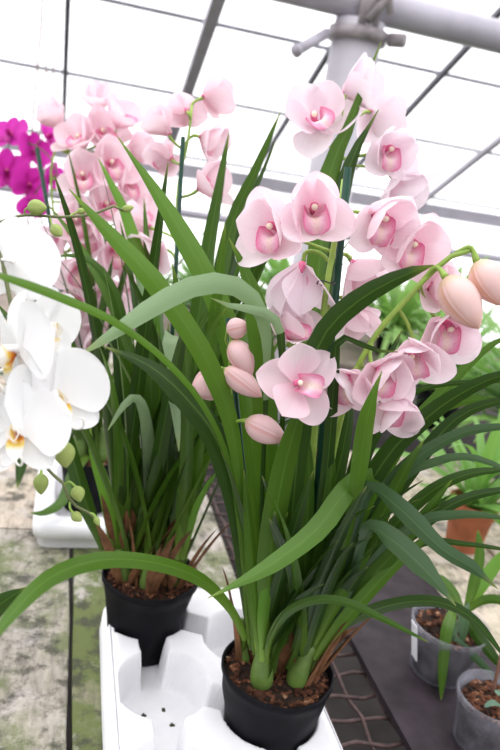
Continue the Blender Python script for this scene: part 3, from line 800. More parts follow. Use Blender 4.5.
# leaves arching out to the right
for pts, w, mt in (
    ([(312, 650, .90), (345, 570, .87), (392, 482, .82), (450, 438, .79), (500, 427, .775), (540, 430, .77)], 15, 'leaf_grey'),
    ([(312, 652, .90), (348, 580, .87), (396, 486, .83), (436, 462, .80), (468, 457, .785), (502, 468, .775), (530, 485, .77)], 11, 'leaf_grey'),
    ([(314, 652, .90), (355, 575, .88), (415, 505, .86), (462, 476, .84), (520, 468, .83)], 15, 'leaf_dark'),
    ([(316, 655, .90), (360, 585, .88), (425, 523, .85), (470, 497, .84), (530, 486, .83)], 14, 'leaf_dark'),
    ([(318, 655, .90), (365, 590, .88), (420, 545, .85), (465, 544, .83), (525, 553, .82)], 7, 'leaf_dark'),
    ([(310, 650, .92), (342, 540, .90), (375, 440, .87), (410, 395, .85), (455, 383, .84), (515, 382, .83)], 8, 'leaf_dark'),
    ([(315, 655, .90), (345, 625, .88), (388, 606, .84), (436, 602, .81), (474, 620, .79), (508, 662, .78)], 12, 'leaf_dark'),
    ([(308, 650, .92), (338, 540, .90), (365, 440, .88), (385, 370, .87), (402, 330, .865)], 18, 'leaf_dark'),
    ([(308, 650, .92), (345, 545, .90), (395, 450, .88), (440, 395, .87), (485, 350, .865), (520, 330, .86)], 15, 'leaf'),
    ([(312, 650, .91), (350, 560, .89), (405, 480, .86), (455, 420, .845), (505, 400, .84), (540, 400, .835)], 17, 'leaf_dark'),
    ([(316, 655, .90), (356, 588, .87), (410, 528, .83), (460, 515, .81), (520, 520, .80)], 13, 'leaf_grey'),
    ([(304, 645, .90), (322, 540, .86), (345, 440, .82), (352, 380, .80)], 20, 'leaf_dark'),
    ([(314, 650, .89), (345, 585, .86), (385, 510, .82), (408, 465, .80), (424, 440, .795)], 18, 'leaf'),
    ([(316, 655, .89), (352, 600, .87), (398, 548, .84), (428, 510, .83), (452, 480, .82)], 15, 'leaf'),
    ([(312, 652, .88), (338, 600, .86), (370, 545, .84), (392, 500, .83)], 13, 'leaf'),
    ([(310, 652, .88), (330, 590, .86), (352, 520, .835), (362, 470, .83)], 15, 'leaf'),
    ([(314, 660, .88), (345, 620, .86), (390, 570, .85), (435, 530, .84)], 14, 'leaf'),
    ([(308, 650, .93), (340, 560, .92), (385, 470, .91), (420, 420, .90), (470, 400, .90), (520, 405, .90)], 17, 'leaf'),
    ):
    px_leaf(A, pts, w, mt, (0.35, R.uniform(0.2, 0.6)), tip=2.6)
# tall pair beside the upper flowers
px_leaf(A, [(285, 640, .93), (305, 460, .93), (316, 300, .92), (330, 175, .91), (348, 130, .905), (364, 85, .90), (381, 42, .895)], 24, 'leaf', (0.3, 0.3), tip=5, wk=[(0, .6), (.6, 1), (.75, .9), (.87, .4), (1, .05)])
px_leaf(A, [(288, 640, .93), (312, 430, .93), (335, 240, .92), (350, 165, .91), (366, 132, .905), (379, 109, .90)], 18, 'leaf_dark', (0.3, 0.3), tip=4, wk=[(0, .6), (.7, 1), (.88, .8), (1, .05)])
# the dense middle of the clump, its inner shade deepened by mostly dark leaf colour
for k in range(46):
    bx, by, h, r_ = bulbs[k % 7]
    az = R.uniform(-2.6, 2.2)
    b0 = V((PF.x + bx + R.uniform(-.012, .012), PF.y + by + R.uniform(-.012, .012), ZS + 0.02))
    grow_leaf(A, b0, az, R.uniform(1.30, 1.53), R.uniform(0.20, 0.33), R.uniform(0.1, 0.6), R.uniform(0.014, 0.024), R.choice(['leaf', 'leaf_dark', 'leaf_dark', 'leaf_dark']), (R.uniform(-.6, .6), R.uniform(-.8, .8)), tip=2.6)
# stakes
def stake(parent, a, b, r_=0.0032):
    MB().tube([a, b], r_, 10).build('stake', M['stake'], parent)
stake(A, P(301, 655, .885), P(348, 167, .735), 0.0042)
stake(A, P(262, 655, .885), P(228, 318, .79), 0.0030)
MB().tube([P(294, 660, .89), P(300, 600, .875), P(305, 540, .86), P(318, 450, .82)], [0.005, 0.005, 0.0045, 0.004], 8).build('dry_stalk', M['sheath'], A)
# flower stems
sA = [(297, 650, .89), (312, 470, .81), (321, 340, .765), (327, 285, .748), (334, 245, .745), (341, 205, .75), (344, 180, .755)]
sB = [(303, 650, .89), (330, 470, .82), (352, 382, .775), (378, 332, .752), (408, 298, .738), (430, 274, .73), (452, 256, .722), (470, 250, .716)]
sC = [(258, 655, .885), (244, 520, .84), (233, 430, .81), (230, 380, .795), (231, 325, .79)]
sD = [(288, 645, .925), (312, 450, .93), (326, 280, .925), (334, 180, .92), (341, 130, .92), (345, 95, .92)]
for sp, r0, r1 in ((sA, .0042, .003), (sB, .0042, .0028), (sC, .0034, .0018), (sD, .004, .002)):
    c = spline([P(*p) for p in sp], 30)
    MB().tube(c, [r0 + (r1 - r0) * i / 29 for i in range(30)], 9).build('flower_stem', M['stem'], A)
tw = MB()
for (x, y, d) in ((326, 283, .744), (309, 520, .83)):
    c = P(x, y, d)
    tw.tube([c + (rt * math.cos(a) * 0.0095 + fw * math.sin(a) * 0.0085 + up * 0.002 * math.sin(a * 2)) for a in [k * TAU / 14 for k in range(15)]], 0.0008, 5)
tw.build('tie_wire', M['tie'], A)
def fl(x, y, d, face, upv, size, opn, mat='pink', stem=None, **kw):
    return cymb_flower(A, P(x, y, d), CD(*face), CD(*upv), size, opn, mat, P(*stem) if stem else None, **kw)
fl(312, 213, .735, (0.05, -0.05, 1), (-.08, 1, 0.1), .046, 0.66, stem=(335, 243, .75), jig=.1)
fl(281, 233, .75, (-0.55, 0.05, .8), (-.15, 1, 0), .048, 0.64, stem=(333, 252, .752), jig=.1)
fl(373, 216, .745, (.42, -.42, .8), (.3, 1, .2), .047, 0.68, stem=(341, 212, .755), jig=.12)
fl(404, 243, .765, (.30, -.35, .9), (.3, 1, .2), .046, 0.66, stem=(342, 214, .76))
fl(303, 264, .755, (-.25, -.92, .15), (-.3, .3, 1), .053, 0.92, 'pink_pale', stem=(330, 262, .756))
fl(297, 384, .712, (.22, .05, .97), (-1, .25, .1), .039, 0.22, stem=(321, 350, .765), jig=.12)
fl(290, 340, .765, (.1, .55, .6), (-.6, .6, 0), .036, 0.7, stem=(323, 325, .765))
fl(352, 262, .78, (.5, -.75, .3), (.2, .3, 1), .043, 0.75, stem=(330, 268, .755))
fl(352, 306, .79, (.35, -.85, .25), (.3, .3, 1), .040, 0.7, stem=(324, 315, .762))
fl(349, 376, .755, (-.45, -.40, .8), (-.3, 1, .1), .043, 0.75, stem=(362, 362, .765))
fl(377, 369, .745, (.30, -.30, .85), (.3, 1, .1), .043, 0.72, stem=(372, 342, .755))
fl(390, 398, .75, (.15, -.72, .65), (.25, .6, .6), .040, 0.75, stem=(362, 366, .77))
fl(414, 349, .745, (-.25, -.5, .8), (-.35, 1, .2), .044, 0.72, stem=(398, 308, .742))
fl(440, 322, .755, (.25, -.5, .8), (.2, 1, .3), .047, 0.70, stem=(420, 284, .734))
fl(428, 290, .77, (.3, .1, .5), (0, 1, 0), .036, 0.7, stem=(424, 280, .733))
# paler flowers at the top
fl(343, 94, .93, (.75, .25, .25), (.2, 1, 0), .050, 0.75, 'pink_pale', stem=(341, 128, .92))
fl(318, 128, .93, (-.15, .25, .6), (-.75, 1, 0), .052, 0.45, 'pink_pale', stem=(338, 150, .92))
fl(383, 152, .93, (.32, -.22, .9), (.1, 1, .1), .046, 0.75, 'pink_pale', stem=(338, 160, .92))
fl(392, 178, .955, (.5, -.6, .2), (.3, 1, .1), .050, 0.5, 'pink_pale', stem=(336, 175, .92))
fl(370, 112, .98, (.5, .2, -.5), (.1, 1, .1), .050, 0.5, 'pink_pale', stem=(341, 135, .92))
# buds
def bd(a, b, wpx, mat, stem, **kw):
    d = a[2]; bud(A, P(*a), P(*b), wpx * d / F, mat, [P(*s) for s in stem], **kw)
bd((445, 276, .715), (479, 329, .705), 43, 'bud', [(424, 279, .733), (436, 267, .722)], stem_r=.003)
bd((476, 260, .715), (503, 306, .71), 38, 'bud', [(455, 254, .722), (470, 247, .715)], stem_r=.003)
bd((227, 331, .775), (249, 325, .765), 23, 'bud_pink', [(231, 350, .79), (226, 340, .785)])
bd((232, 340, .775), (252, 376, .765), 27, 'bud_pink', [(231, 365, .79), (228, 350, .785)])
bd((225, 368, .775), (262, 397, .76), 26, 'bud_pink', [(231, 385, .79), (222, 378, .785)])
bd((222, 380, .785), (191, 391, .785), 35, 'bud_pink', [(231, 380, .79), (224, 368, .785), (220, 371, .785)])
bd((245, 420, .775), (287, 441, .765), 30, 'bud_pink', [(233, 425, .80), (238, 421, .785)])

# ================================================================== BACK ORCHID on the tray
PB = ST(0.922, 0.166, FLR + 0.001)
B = empty('potted_cymbidium', PB, 'pink orchid in black pot at the far left corner of the tray, behind the nearest', 'potted orchid', 'pink cymbidium orchids')
pot_black(B, PB, seed=4.1, r_top=0.072)
ZB = PB.z + 0.135 - 0.008
bulbsB = [(-0.035, -0.02, .08, .019), (0.0, -0.03, .085, .02), (0.035, -0.012, .08, .018), (-0.02, 0.022, .08, .018), (0.02, 0.03, .08, .018), (-0.05, 0.01, .07, .016)]
for bx, by, h, r_ in bulbsB: bulb(B, V((PB.x + bx, PB.y + by, ZB - 0.004)), h * .7, r_ * 0.62, V((bx * .4, by * .3, 0)))
for k in range(26):
    bx, by, h, r_ = bulbsB[k % 6]; az = R.uniform(-3.1, 0.2)
    sheath(B, V((PB.x + bx + math.cos(az) * r_, PB.y + by + math.sin(az) * r_, ZB)), az, R.uniform(1.2, 1.5), R.uniform(.06, .15), R.uniform(.014, .024), .2)
for pts, w, mt, a in (
    ([(165, 555, 1.07), (182, 430, 1.04), (198, 320, 1.02), (210, 240, 1.01), (219, 190, 1.0), (229, 132, .995)], 19, 'leaf', (.3, .4)),
    ([(168, 555, 1.08), (190, 440, 1.06), (212, 320, 1.04), (232, 225, 1.03), (256, 170, 1.02), (281, 111, 1.01)], 18, 'leaf', (.3, .4)),
    ([(170, 555, 1.09), (200, 430, 1.10), (222, 310, 1.10), (244, 220, 1.10), (268, 160, 1.10), (276, 140, 1.1)], 10, 'leaf_dark', (.3, .4)),
    ([(140, 555, 1.06), (134, 440, 1.02), (124, 330, .99), (110, 283, .97), (90, 260, .96), (70, 255, .955), (52, 258, .95)], 14, 'leaf', (.3, .3)),
    ([(150, 555, 1.07), (156, 420, 1.04), (150, 310, 1.02), (130, 225, 1.01), (112, 185, 1.0), (98, 158, 1.0)], 19, 'leaf_bright', (.3, .3)),
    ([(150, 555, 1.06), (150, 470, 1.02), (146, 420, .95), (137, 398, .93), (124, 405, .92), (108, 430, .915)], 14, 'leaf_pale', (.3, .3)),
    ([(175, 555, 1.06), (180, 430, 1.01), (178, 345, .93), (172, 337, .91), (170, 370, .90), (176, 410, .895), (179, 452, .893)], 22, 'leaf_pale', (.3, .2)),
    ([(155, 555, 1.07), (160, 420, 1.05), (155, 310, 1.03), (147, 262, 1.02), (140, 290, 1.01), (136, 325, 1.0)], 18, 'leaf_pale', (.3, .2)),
    ([(178, 560, 1.02), (184, 490, .99), (188, 430, .975), (186, 370, .97)], 13, 'leaf_bright', (.3, .2)),
    ([(184, 560, 1.03), (191, 490, 1.0), (196, 430, .98), (196, 350, .97)], 12, 'leaf_bright', (.3, .2)),
    ([(186, 552, 1.03), (194, 515, 1.0), (206, 488, .98), (217, 472, .97)], 7, 'leaf_bright', (.3, .2)),
    ([(105, 550, 1.05), (85, 500, 1.02), (68, 440, 1.0), (60, 400, .99)], 16, 'leaf_dark', (.3, .2)),
    ([(115, 555, 1.05), (108, 500, 1.03), (96, 460, 1.01), (88, 430, 1.0)], 14, 'leaf_bright', (.3, .2)),
    ([(135, 555, 1.05), (128, 450, 1.03), (118, 350, 1.02), (112, 300, 1.02), (100, 280, 1.02)], 14, 'leaf_dark', (.3, .2)),
    ):
    px_leaf(B, pts, w, mt, a, tip=2.4)
for k in range(58):
    bx, by, h, r_ = bulbsB[k % 6]
    az = R.uniform(0, TAU)
    b0 = V((PB.x + bx + R.uniform(-.012, .012), PB.y + by + R.uniform(-.012, .012), ZB + .02))
    grow_leaf(B, b0, az, R.uniform(1.25, 1.52), R.uniform(.30, .60), R.uniform(.1, .8), R.uniform(.014, .023), R.choice(['leaf', 'leaf', 'leaf_dark']), (R.uniform(-.6, .6), R.uniform(-.8, .8)), tip=2.6)
def spikeflowers(parent, stem, flowers, mat, r0=.0035, r1=.002, size=.040):
    c = spline([P(*p) for p in stem], 30)
    MB().tube(c, [r0 + (r1 - r0) * i / 29 for i in range(30)], 8).build('flower_stem', M['stem'], parent)
    for (x, y, d, face, sz, opn) in flowers:
        p = P(x, y, d); q = min(c, key=lambda z: (z - p - V((0, 0, -0.02))).length)
        cymb_flower(parent, p, CD(*face), CD(R.uniform(-.4, .4), 1, .1), sz * 1.22, opn + .12, mat, q)
spikeflowers(B, [(155, 555, 1.07), (170, 400, 1.06), (176, 260, 1.05), (178, 190, 1.05), (188, 140, 1.05), (192, 105, 1.05)],
    [(203, 98, 1.06, (.5, .3, -.3), .036, .6), (187, 112, 1.05, (-.2, .3, -.5), .034, .75), (169, 135, 1.05, (-.4, .6, .1), .034, .85), (200, 137, 1.06, (.6, -.2, .2), .034, .7),
     (172, 160, 1.07, (-.3, .3, -.4), .036, .8), (198, 190, 1.05, (.6, .3, .3), .040, .75), (160, 250, 1.05, (-.4, -.2, .6), .042, .5), (150, 228, 1.08, (-.6, .2, -.3), .040, .6)], 'pink_back')
stake(B, P(160, 560, 1.07), P(183, 137, 1.04), .0033)

# ================================================================== FAR LEFT ORCHID in its own white box
pbx = PZ(60, 500, BZ + 0.055); sB_, tB_ = pbx.dot(D), pbx.dot(T)
WS0, WS1, WT0, WT1 = 1.205, 1.50, -0.012, 0.175
WH = 0.058
wb = MB()
def rr(s0, s1, t0, t1, z, r_, n=6):
    o = []
    for cs, ct, a0 in ((s1 - r_, t1 - r_, 0), (s1 - r_, t0 + r_, 1), (s0 + r_, t0 + r_, 2), (s0 + r_, t1 - r_, 3)):
        for k in range(n + 1):
            a = (a0 + k / n) * math.pi / 2
            o.append(ST(cs + r_ * math.cos(a), ct + r_ * math.sin(a) * (1), z) if False else ST(cs + r_ * (math.cos(a)), ct + r_ * (math.sin(a + 0) if False else (math.cos(a - math.pi / 2) if a0 in () else (math.sin(a) if a0 in () else 0))), z))
    return o
def rrect(s0, s1, t0, t1, z, r_, n=6):
    o = []
    for cs, ct, a0 in ((s1 - r_, t1 - r_, 0.0), (s0 + r_, t1 - r_, 0.5), (s0 + r_, t0 + r_, 1.0), (s1 - r_, t0 + r_, 1.5)):
        for k in range(n + 1):
            a = (a0 + 0.5 * k / n) * math.pi
            o.append(ST(cs + r_ * math.cos(a), ct + r_ * math.sin(a), z))
    return o
def loops(mb, ls, mi=0, capl=True):
    n = len(ls[0]); v = [p for l in ls for p in l]; f = []
    for i in range(len(ls) - 1):
        for k in range(n): f.append((i * n + k, (i * n + (k + 1) % n), (i + 1) * n + (k + 1) % n, (i + 1) * n + k))
    if capl: f.append(tuple((len(ls) - 1) * n + k for k in range(n)))
    mb.add(v, f, None, mi)
z = BZ + 0.0005
def L4(e, zz, r_): return rrect(WS0 + e, WS1 - e, WT0 + e, WT1 - e, z + zz, r_)
loops(wb, [L4(.006, 0, .02), L4(.003, .022, .022), L4(-.004, .024, .025), L4(-.006, .040, .026), L4(-.003, .050, .025), L4(.002, .054, .022), L4(.030, .054, .012), L4(.034, .052, .012), L4(.040, .012, .012)])
tag(wb.build('foam_box', M['foam'], None), 'small white foam box with rounded corners on the planks at left', 'box')
PC = ST(1.355, 0.085, z + 0.0125)
Cc = empty('potted_cymbidium', PC, 'pink orchid with tall flower spike standing in the small white foam box', 'potted orchid', 'pink cymbidium orchids')
pot_black(Cc, PC, seed=7.7, r_top=0.058, r_bot=0.045, h=0.12)
ZC = PC.z + 0.12 - 0.008
for bx, by in ((-.02, -.02), (.02, -.01), (0, .025)): bulb(Cc, V((PC.x + bx, PC.y + by, ZC - .004)), .08, .017)
for k in range(22):
    az = R.uniform(0, TAU)
    grow_leaf(Cc, V((PC.x + R.uniform(-.03, .03), PC.y + R.uniform(-.03, .03), ZC + .01)), az, R.uniform(1.2, 1.5), R.uniform(.32, .62), R.uniform(.2, .9), R.uniform(.016, .024), R.choice(['leaf', 'leaf_dark', 'leaf_dark']), (R.uniform(-.5, .5), R.uniform(-.7, .7)), tip=2.6)
px_leaf(Cc, [(88, 450, 1.42), (70, 415, 1.38), (45, 405, 1.33), (28, 430, 1.30), (17, 488, 1.28)], 18, 'leaf_dark', (.3, .3), tip=3.5)
px_leaf(Cc, [(88, 455, 1.42), (75, 470, 1.37), (62, 500, 1.33), (45, 512, 1.30), (30, 513, 1.28)], 12, 'leaf', (.3, .5), tip=2.5)
spikeflowers(Cc, [(92, 450, 1.42), (84, 360, 1.38), (66, 260, 1.35), (54, 215, 1.34), (51, 170, 1.33), (56, 148, 1.33)],
    [(118, 128, 1.36, (.3, .5, .3), .044, .5), (84, 148, 1.35, (-.2, .4, .5), .046, .4), (108, 168, 1.34, (.4, .1, .7), .046, .5), (84, 182, 1.33, (.1, .2, .8), .046, .45),
     (122, 190, 1.37, (.5, .2, .4), .044, .5), (76, 222, 1.33, (.2, -.1, .9), .046, .5), (104, 212, 1.36, (.3, .3, .6), .044, .5), (112, 250, 1.36, (.5, -.3, .7), .046, .5),
     (82, 268, 1.34, (.1, -.3, .8), .046, .5), (106, 292, 1.35, (.4, -.4, .7), .044, .5), (78, 300, 1.34, (-.1, -.3, .8), .042, .5), (92, 330, 1.35, (.2, -.5, .7), .040, .5), (132, 268, 1.38, (.5, .2, .3), .040, .5),
     (60, 128, 1.38, (-.3, .6, .3), .042, .6), (98, 112, 1.40, (.1, .8, .3), .042, .6), (132, 215, 1.4, (.6, .3, .3), .044, .5), (100, 140, 1.38, (.3, .3, .6), .046, .6), (96, 235, 1.35, (-.3, -.2, .7), .046, .6), (126, 150, 1.39, (.6, .2, -.2), .044, .6), (66, 240, 1.36, (-.6, -.2, .4), .044, .6), (120, 272, 1.37, (.5, -.3, .2), .044, .6), (112, 318, 1.37, (.5, -.5, .5), .042, .6)], 'pink_back', size=.046)
for (a, b, st_) in (((40, 212, 1.32), (34, 200, 1.31), (54, 215, 1.34)),):
    pass
stake(Cc, P(92, 455, 1.42), P(37, 148, 1.31), .0042)

# ================================================================== WHITE MOTH ORCHID, pot out of frame at left
pw = PZ(-105, 640, BZ); PW = V((pw.x, pw.y, BZ + 0.0005))
Wt = empty('potted_moth_orchid', PW, 'white moth orchid with arching spray of large blooms at left edge', 'potted orchid')
pot_black(Wt, PW, seed=2.2, r_top=0.055, r_bot=0.042, h=0.105)
zt = PW.z + 0.10
for az, l, el, w in ((0.2, .10, 1.1, .05), (2.2, .20, .6, .055), (-1.0, .17, .5, .05), (3.6, .18, .6, .05), (1.3, .15, .9, .045)):
    grow_leaf(Wt, PW + V((math.cos(az) * .01, math.sin(az) * .01, .097)), az, el, l, 1.1, w, 'leaf_dark', (0, .1), tip=4, peak=.5)
# leaf tip peeping in at the left edge
px_leaf(Wt, [(-105, 640, .66), (-75, 655, .64), (-40, 640, .62), (-8, 610, .605), (27, 587, .60)], 24, 'leaf_dark', (.3, .3), wk=[(0, .5), (.4, 1), (.75, 1), (.93, .5), (1, .05)], name='leaf')
st1 = [P(-105, 615, .66), P(-100, 420, .62), P(-70, 240, .60), P(-30, 205, .60), P(-4, 240, .60), P(12, 310, .60), P(28, 395, .61), P(42, 455, .62), P(48, 470, .62), P(63, 483, .62), P(69, 499, .62), P(80, 509, .62), P(96, 516, .62), P(98, 521, .62)]
c1 = spline(st1, 60)
MB().tube(c1, [.0032 - .0019 * i / 59 for i in range(60)], 8).build('flower_stem', M['stem_dark'], Wt)
st2 = [P(-108, 615, .67), P(-112, 420, .70), P(-80, 265, .72), P(-30, 235, .73), P(0, 222, .73), P(25, 215, .73), P(60, 217, .73), P(95, 214, .735), P(112, 206, .74), P(124, 211, .745)]
c2 = spline(st2, 50)
MB().tube(c2, [.003 - .0016 * i / 49 for i in range(50)], 8).build('flower_stem', M['stem_dark'], Wt)
def near(c, p): return min(c, key=lambda z: (z - p).length)
def wf(x, y, d, face, upv, size, **kw):
    p = P(x, y, d); phal_flower(Wt, p, CD(*face), CD(*upv), size, near(c1, p), **kw)
wf(12, 262, .60, (-.30, .10, -.85), (.05, 1, 0), .041, opn=.05)
wf(46, 326, .59, (.80, -.15, .35), (-.05, 1, .2), .036, opn=.05)
wf(20, 350, .565, (-.7, -.15, .6), (-.2, 1, .1), .050, opn=-.1, curl=-.2)
wf(52, 397, .575, (.50, .05, .7), (-.45, 1, 0), .046, opn=.1)
wf(20, 430, .55, (-.05, .08, .95), (-.05, 1, .1), .041, opn=-.06, curl=.1)
wf(-32, 372, .57, (-.6, .1, .8), (.1, 1, .1), .046, opn=.05)
def gb(a, b, wpx, stem, c, r_=.0012):
    d = a[2]; p = P(*a); bud(Wt, p, P(*b), wpx * d / F, 'bud_green', [P(*stem[0])] + [P(*s) for s in stem[1:]], stem_r=r_, stem_mat='stem')
gb((63, 441, .605), (66, 468, .60), 23, [(47, 468, .62), (50, 445, .615), (58, 434, .61)], c1, .0016)
gb((41, 473, .615), (41, 495, .615), 16, [(44, 458, .62), (42, 465, .617)], c1)
gb((76, 486, .615), (80, 502, .61), 15, [(64, 485, .62), (70, 482, .617)], c1)
gb((72, 513, .615), (82, 521, .612), 11, [(70, 502, .62), (70, 508, .617)], c1)
gb((95, 516, .62), (99, 526, .618), 7, [(88, 513, .62), (93, 514, .62)], c1)
gb((28, 207, .725), (47, 208, .72), 17, [(25, 215, .73), (25, 210, .727)], c2)
gb((52, 226, .725), (62, 236, .72), 13, [(50, 217, .73), (51, 222, .727)], c2)
gb((77, 212, .735), (86, 210, .735), 7, [(70, 216, .73), (73, 214, .733)], c2)
gb((122, 210, .745), (134, 207, .745), 8, [(116, 207, .74), (120, 209, .745)], c2)

# ================================================================== MAGENTA MOTH ORCHID at far left
pm = PZ(-75, 420, BZ); PM = V((pm.x, pm.y, BZ + .0005))
Mg = empty('potted_moth_orchid', PM, 'bright magenta moth orchid at the upper left edge', 'potted orchid')
pot_black(Mg, PM, seed=9.1, r_top=.06, r_bot=.045, h=.11)
dM = (PM - CAM).dot(fw)
for az, l in ((.3, .2), (1.9, .22), (-1.1, .2), (3.3, .22)):
    grow_leaf(Mg, PM + V((math.cos(az) * .01, math.sin(az) * .01, .10)), az, .6, l, 1.1, .055, 'leaf_dark', (0, .1), tip=4, peak=.5)
sm = [PM + V((0, 0, .10)), P(-80, 260, dM), P(-50, 165, dM - .02), P(-10, 140, dM - .05), P(25, 142, dM - .07), P(48, 155, dM - .08), P(58, 175, dM - .08)]
cM = spline(sm, 50)
MB().tube(cM, [.0034 - .0018 * i / 49 for i in range(50)], 8).build('flower_stem', M['stem_dark'], Mg)
for (x, y, face, upv, sz) in ((6, 172, (.4, -.1, .8), (0, 1, 0), .050), (32, 152, (.6, .1, .5), (.2, 1, 0), .044), (46, 137, (.7, .3, .2), (0, 1, .2), .038), (12, 135, (-.2, .3, .8), (0, 1, 0), .044), (28, 184, (.5, -.4, .6), (.3, 1, 0), .042), (-20, 150, (-.3, 0, .9), (0, 1, 0), .048), (50, 176, (.8, -.3, .3), (0, 1, 0), .034), (32, 205, (.3, -.6, .5), (0, 1, 0), .036)):
    p = P(x, y, dM - .06); phal_flower(Mg, p, CD(*face), CD(*upv), sz * 1.15, near(cM, p), 'magenta', 'magenta_lip', 'column')

# ================================================================== RIGHT SIDE
def clear_pot(parent, c, r_top, r_bot, h, seed, soil=.012):
    c = V(c)
    pr = [(0.001, 0.001), (r_bot - .002, 0.001), (r_bot, .003), (r_top - .003, h - .012), (r_top, h - .011), (r_top + .001, h - .001), (r_top - .0005, h), (r_top - .002, h - .001), (r_top - .0045, h - .014), (r_bot - .001, .004), (.001, .003)]
    MB().lathe(c, pr, 44).build('pot', M['clear'], parent)
    # the bark root ball seen through the wall
    mb = MB(); rb, rt_ = r_bot - .004, r_top - .008
    mb.lathe(c, [(0.001, .005), (rb, .005), (rt_, h - soil - .004), (rt_ * .6, h - soil), (0.001, h - soil)], 32, jit=.002, seed=seed)
    mb.build('root_ball', M['soil'], parent)
    bark(parent, c + V((0, 0, h - soil - .003)), rt_, seed, 150, chip=.0045)
zb = BZ + 0.0135
c1p = PZ(437, 670, zb); P1 = V((c1p.x, c1p.y, zb))
H1 = empty('potted_seedling_orchid', P1, 'young orchid with drooping narrow leaves in cloudy clear pot, further back on dark board', 'potted orchid', 'clear pots on the dark board')
clear_pot(H1, P1, .062, .047, .095, 3.3)
b1 = P1 + V((0.012, 0.006, .090))
d1 = (b1 - CAM).dot(fw)
for pts, w, mt in (
    ([(464, 612, d1), (455, 610, d1 - .02), (447, 628, d1 - .05), (443, 660, d1 - .055), (441, 700, d1 - .055)], 11, 'leaf'),
    ([(465, 612, d1), (464, 606, d1 - .02), (464, 622, d1 - .035), (462, 645, d1 - .04)], 11, 'leaf_grey'),
    ([(466, 612, d1), (474, 585, d1), (480, 555, d1), (478, 530, d1)], 11, 'leaf'),
    ([(467, 612, d1), (482, 585, d1 + .01), (500, 560, d1 + .02), (520, 545, d1 + .02)], 13, 'leaf_bright'),
    ([(467, 612, d1), (485, 600, d1 - .01), (505, 602, d1 - .02), (522, 615, d1 - .02)], 9, 'leaf'),
    ([(466, 614, d1), (452, 635, d1 - .04), (472, 655, d1 - .05), (500, 682, d1 - .06)], 9, 'leaf_grey'),
    ([(466, 612, d1), (472, 628, d1 - .03), (488, 650, d1 - .05), (505, 672, d1 - .06)], 12, 'leaf_dark'),
    ([(464, 612, d1), (452, 590, d1 + .02), (440, 578, d1 + .03), (428, 577, d1 + .03)], 9, 'leaf'),
    ):
    px_leaf(H1, pts, w, mt, (.3, .3), tip=3)
lb = MB(); a = P1 - T * .064 + V((0, 0, .058)) - D * .01
lb.box(a + V((0, 0, .01)), D * .009, (T * -.25 + V((0, 0, 1))).normalized() * .034, (T + V((0, 0, .25))).normalized() * .0006)
lb.build('plant_label', M['label'], H1, False)
c2p = PZ(480, 742, zb); P2 = V((c2p.x, c2p.y, zb))
H2 = empty('potted_seedling_orchid', P2, 'clear pot of bark with blue-green leaf and twig, nearest on dark board at bottom right', 'potted orchid', 'clear pots on the dark board')
clear_pot(H2, P2, .052, .040, .085, 5.5)
b2 = P2 + V((0.016, 0.004, .080)); d2 = (b2 - CAM).dot(fw)
MB().tube([P(490, 700, d2), P(496, 678, d2), P(505, 640, d2)], .0028, 8).build('stem', M['twig'], H2)
lf = MB()
o_ = P(502, 706, d2 - .02)
g = petal_geo(o_, rt, up, -fw, math.pi + .15, .026, .026, .25, -.4, .25, 'fan', nu=10, nv=7); lf.add(*g)
lf.build('leaf', M['blue_leaf'], H2)
lf = MB(); g = petal_geo(P(495, 690, d2), rt, up, -fw, -.6, .03, .022, .2, -.3, .25, 'fan', nu=10, nv=7); lf.add(*g); lf.build('leaf', M['blue_leaf'], H2)
lb = MB(); a = P(478, 694, d2 + .035)
lb.box(a, (rt * .9 + up * .25) * .013, (up * .9 - rt * .1) * .014, fw * .0006); lb.build('plant_label', M['label'], H2, False)

# terracotta pot on the sandy plank
c3 = PZ(462, 546, BZ); P3 = V((c3.x, c3.y, BZ + .0005))
H3 = empty('potted_foliage_plant', P3, 'terracotta pot with leafy green plant behind the right-hand leaves', 'potted plant')
mb = MB(); mb.lathe(P3, [(.001, 0), (.036, 0), (.039, .004), (.050, .088), (.055, .089), (.057, .115), (.055, .118), (.051, .116), (.048, .10), (.03, .098), (.001, .098)], 40); mb.build('pot', M['terracotta'], H3)
def bushy(parent, c, n, l0, l1, w0, w1, seed, mat='foliage', el=(.4, 1.45)):
    rg = random.Random(seed); mb = MB()
    for k in range(n):
        az = rg.uniform(0, TAU); pts = arch(c + V((rg.uniform(-.02, .02), rg.uniform(-.02, .02), 0)), az, rg.uniform(*el), rg.uniform(l0, l1), rg.uniform(.4, 1.7), 7)
        blade(mb, pts, rg.uniform(w0, w1), nat_w(az, rg.uniform(-.4, .4), rg.uniform(-.4, .4)), n=11, tip=2.6, basew=.3, peak=.55)
    return mb.build('foliage', M[mat], parent)
bushy(H3, P3 + V((0, 0, .10)), 40, .14, .34, .016, .034, 5)
# cream dish-like pot beside it
c4 = PZ(432, 588, BZ)
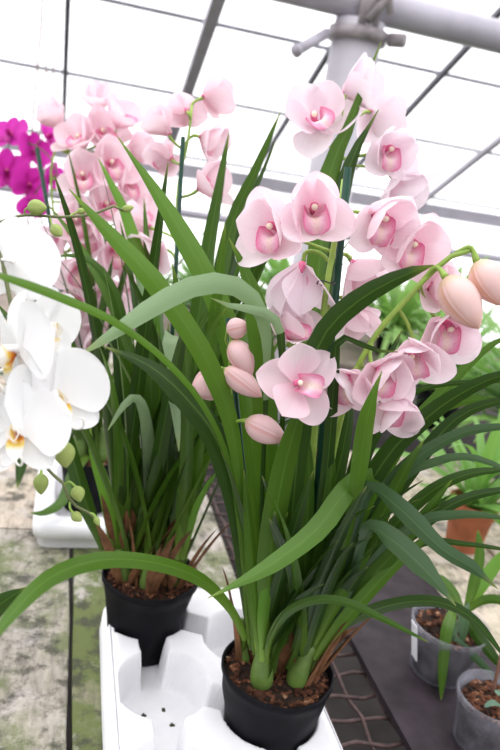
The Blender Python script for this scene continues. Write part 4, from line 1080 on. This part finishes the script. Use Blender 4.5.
# plants further along the bench and on the floor beyond
def floor_plant(x, y, z, lab, seed, n, l0, l1, w0, w1, matp='pot', mat='foliage', r=.08, h=.13, el=(.4, 1.45)):
    c = PZ(x, y, z); p = V((c.x, c.y, z + .0005))
    e = empty('potted_foliage_plant', p, lab, 'potted plant', 'green plants in the background')
    MB().lathe(p, [(.001, 0), (r * .74, 0), (r, h), (r * .95, h), (r * .9, h - .02), (.001, h - .018)], 28).build('pot', M[matp], e)
    bushy(e, p + V((0, 0, h - .02)), n, l0, l1, w0, w1, seed, mat, el)
    return e
floor_plant(520, 470, BZ, 'bushy light green plant at right edge behind the terracotta pot', 11, 110, .2, .5, .02, .045)
floor_plant(432, 425, BZ, 'light green plant behind the right flower spike, left of the bushy one', 12, 110, .16, .42, .018, .04)
def bench_far(sx0, sx1, tx0, tx1, zt_, lab):
    e = empty('plant_bench', ST((sx0 + sx1) / 2, (tx0 + tx1) / 2, 0), lab, 'bench')
    MB().box(ST((sx0 + sx1) / 2, (tx0 + tx1) / 2, zt_ - .015), D * ((sx1 - sx0) / 2), T * ((tx1 - tx0) / 2), V((0, 0, .015))).build('bench_top', M['wood_leg'], e, False)
    for s in (sx0 + .06, sx1 - .06):
        for t in (tx0 + .06, tx1 - .06):
            MB().box(ST(s, t, (zt_ - .03) / 2), D * .03, T * .03, V((0, 0, (zt_ - .03) / 2))).build('leg', M['wood_leg'], e, False)
bench_far(3.3, 4.3, -1.2, 2.9, .62, 'far bench of green plants beneath the greenhouse wall')
LABS = {3: 'leftmost green plant on the far bench, seen left of the rosy buds', 4: 'green plant on the far bench directly behind the main pink flower stem',
        5: 'green plant on the far bench seen under the arching right flower stem', 6: 'rightmost green plant on the far bench, behind the two large peach buds'}
for k in LABS:
    p = ST(3.8 + .2 * (-1) ** k, -.9 + .55 * k, .62 + .0005)
    e = empty('potted_foliage_plant', p, LABS[k], 'potted plant', 'green plants on the far bench')
    MB().lathe(p, [(.001, 0), (.07, 0), (.095, .15), (.09, .15), (.085, .13), (.001, .132)], 24).build('pot', M['pot'], e)
    bushy(e, p + V((0, 0, .13)), 110, .25, .6, .03, .06, 40 + k, 'foliage', (.15, 1.45))

# ------------------------------------------------------------------ light
w = bpy.data.worlds.new('World'); S.world = w; w.use_nodes = True
bg = w.node_tree.nodes['Background']; bg.inputs[0].default_value = (0.985, 0.975, 1.0, 1); 
wn = w.node_tree; g_ = wn.nodes.new('ShaderNodeTexCoord'); sx = wn.nodes.new('ShaderNodeSeparateXYZ'); wn.links.new(g_.outputs['Generated'], sx.inputs[0])
gy = math_(wn, 'ADD', math_(wn, 'MULTIPLY', sx.outputs[1], 0.5), math_(wn, 'MULTIPLY', sx.outputs[2], 0.65))
mr = wn.nodes.new('ShaderNodeMapRange'); mr.interpolation_type = 'SMOOTHSTEP'
for k_, v_ in ((1, -0.45), (2, 0.4), (3, 0.75), (4, 1.9)): mr.inputs[k_].default_value = v_
wn.links.new(gy, mr.inputs[0]); wn.links.new(mr.outputs[0], bg.inputs[1])
sd = bpy.data.lights.new('daylight', 'SUN'); sd.energy = 1.0; sd.angle = math.radians(50); sd.color = (1.0, 0.98, 0.96)
so = bpy.data.objects.new('daylight', sd); COL.objects.link(so)
so.rotation_euler = V((-0.35, 0.05, 1)).to_track_quat('Z', 'Y').to_euler()
S.view_settings.view_transform = 'Standard'; S.view_settings.look = 'None'
S.view_settings.exposure = 0.3; S.view_settings.gamma = 1.0; S.view_settings.use_curve_mapping = False
S.cycles.transparent_max_bounces = 16
S.cycles.max_bounces = 10
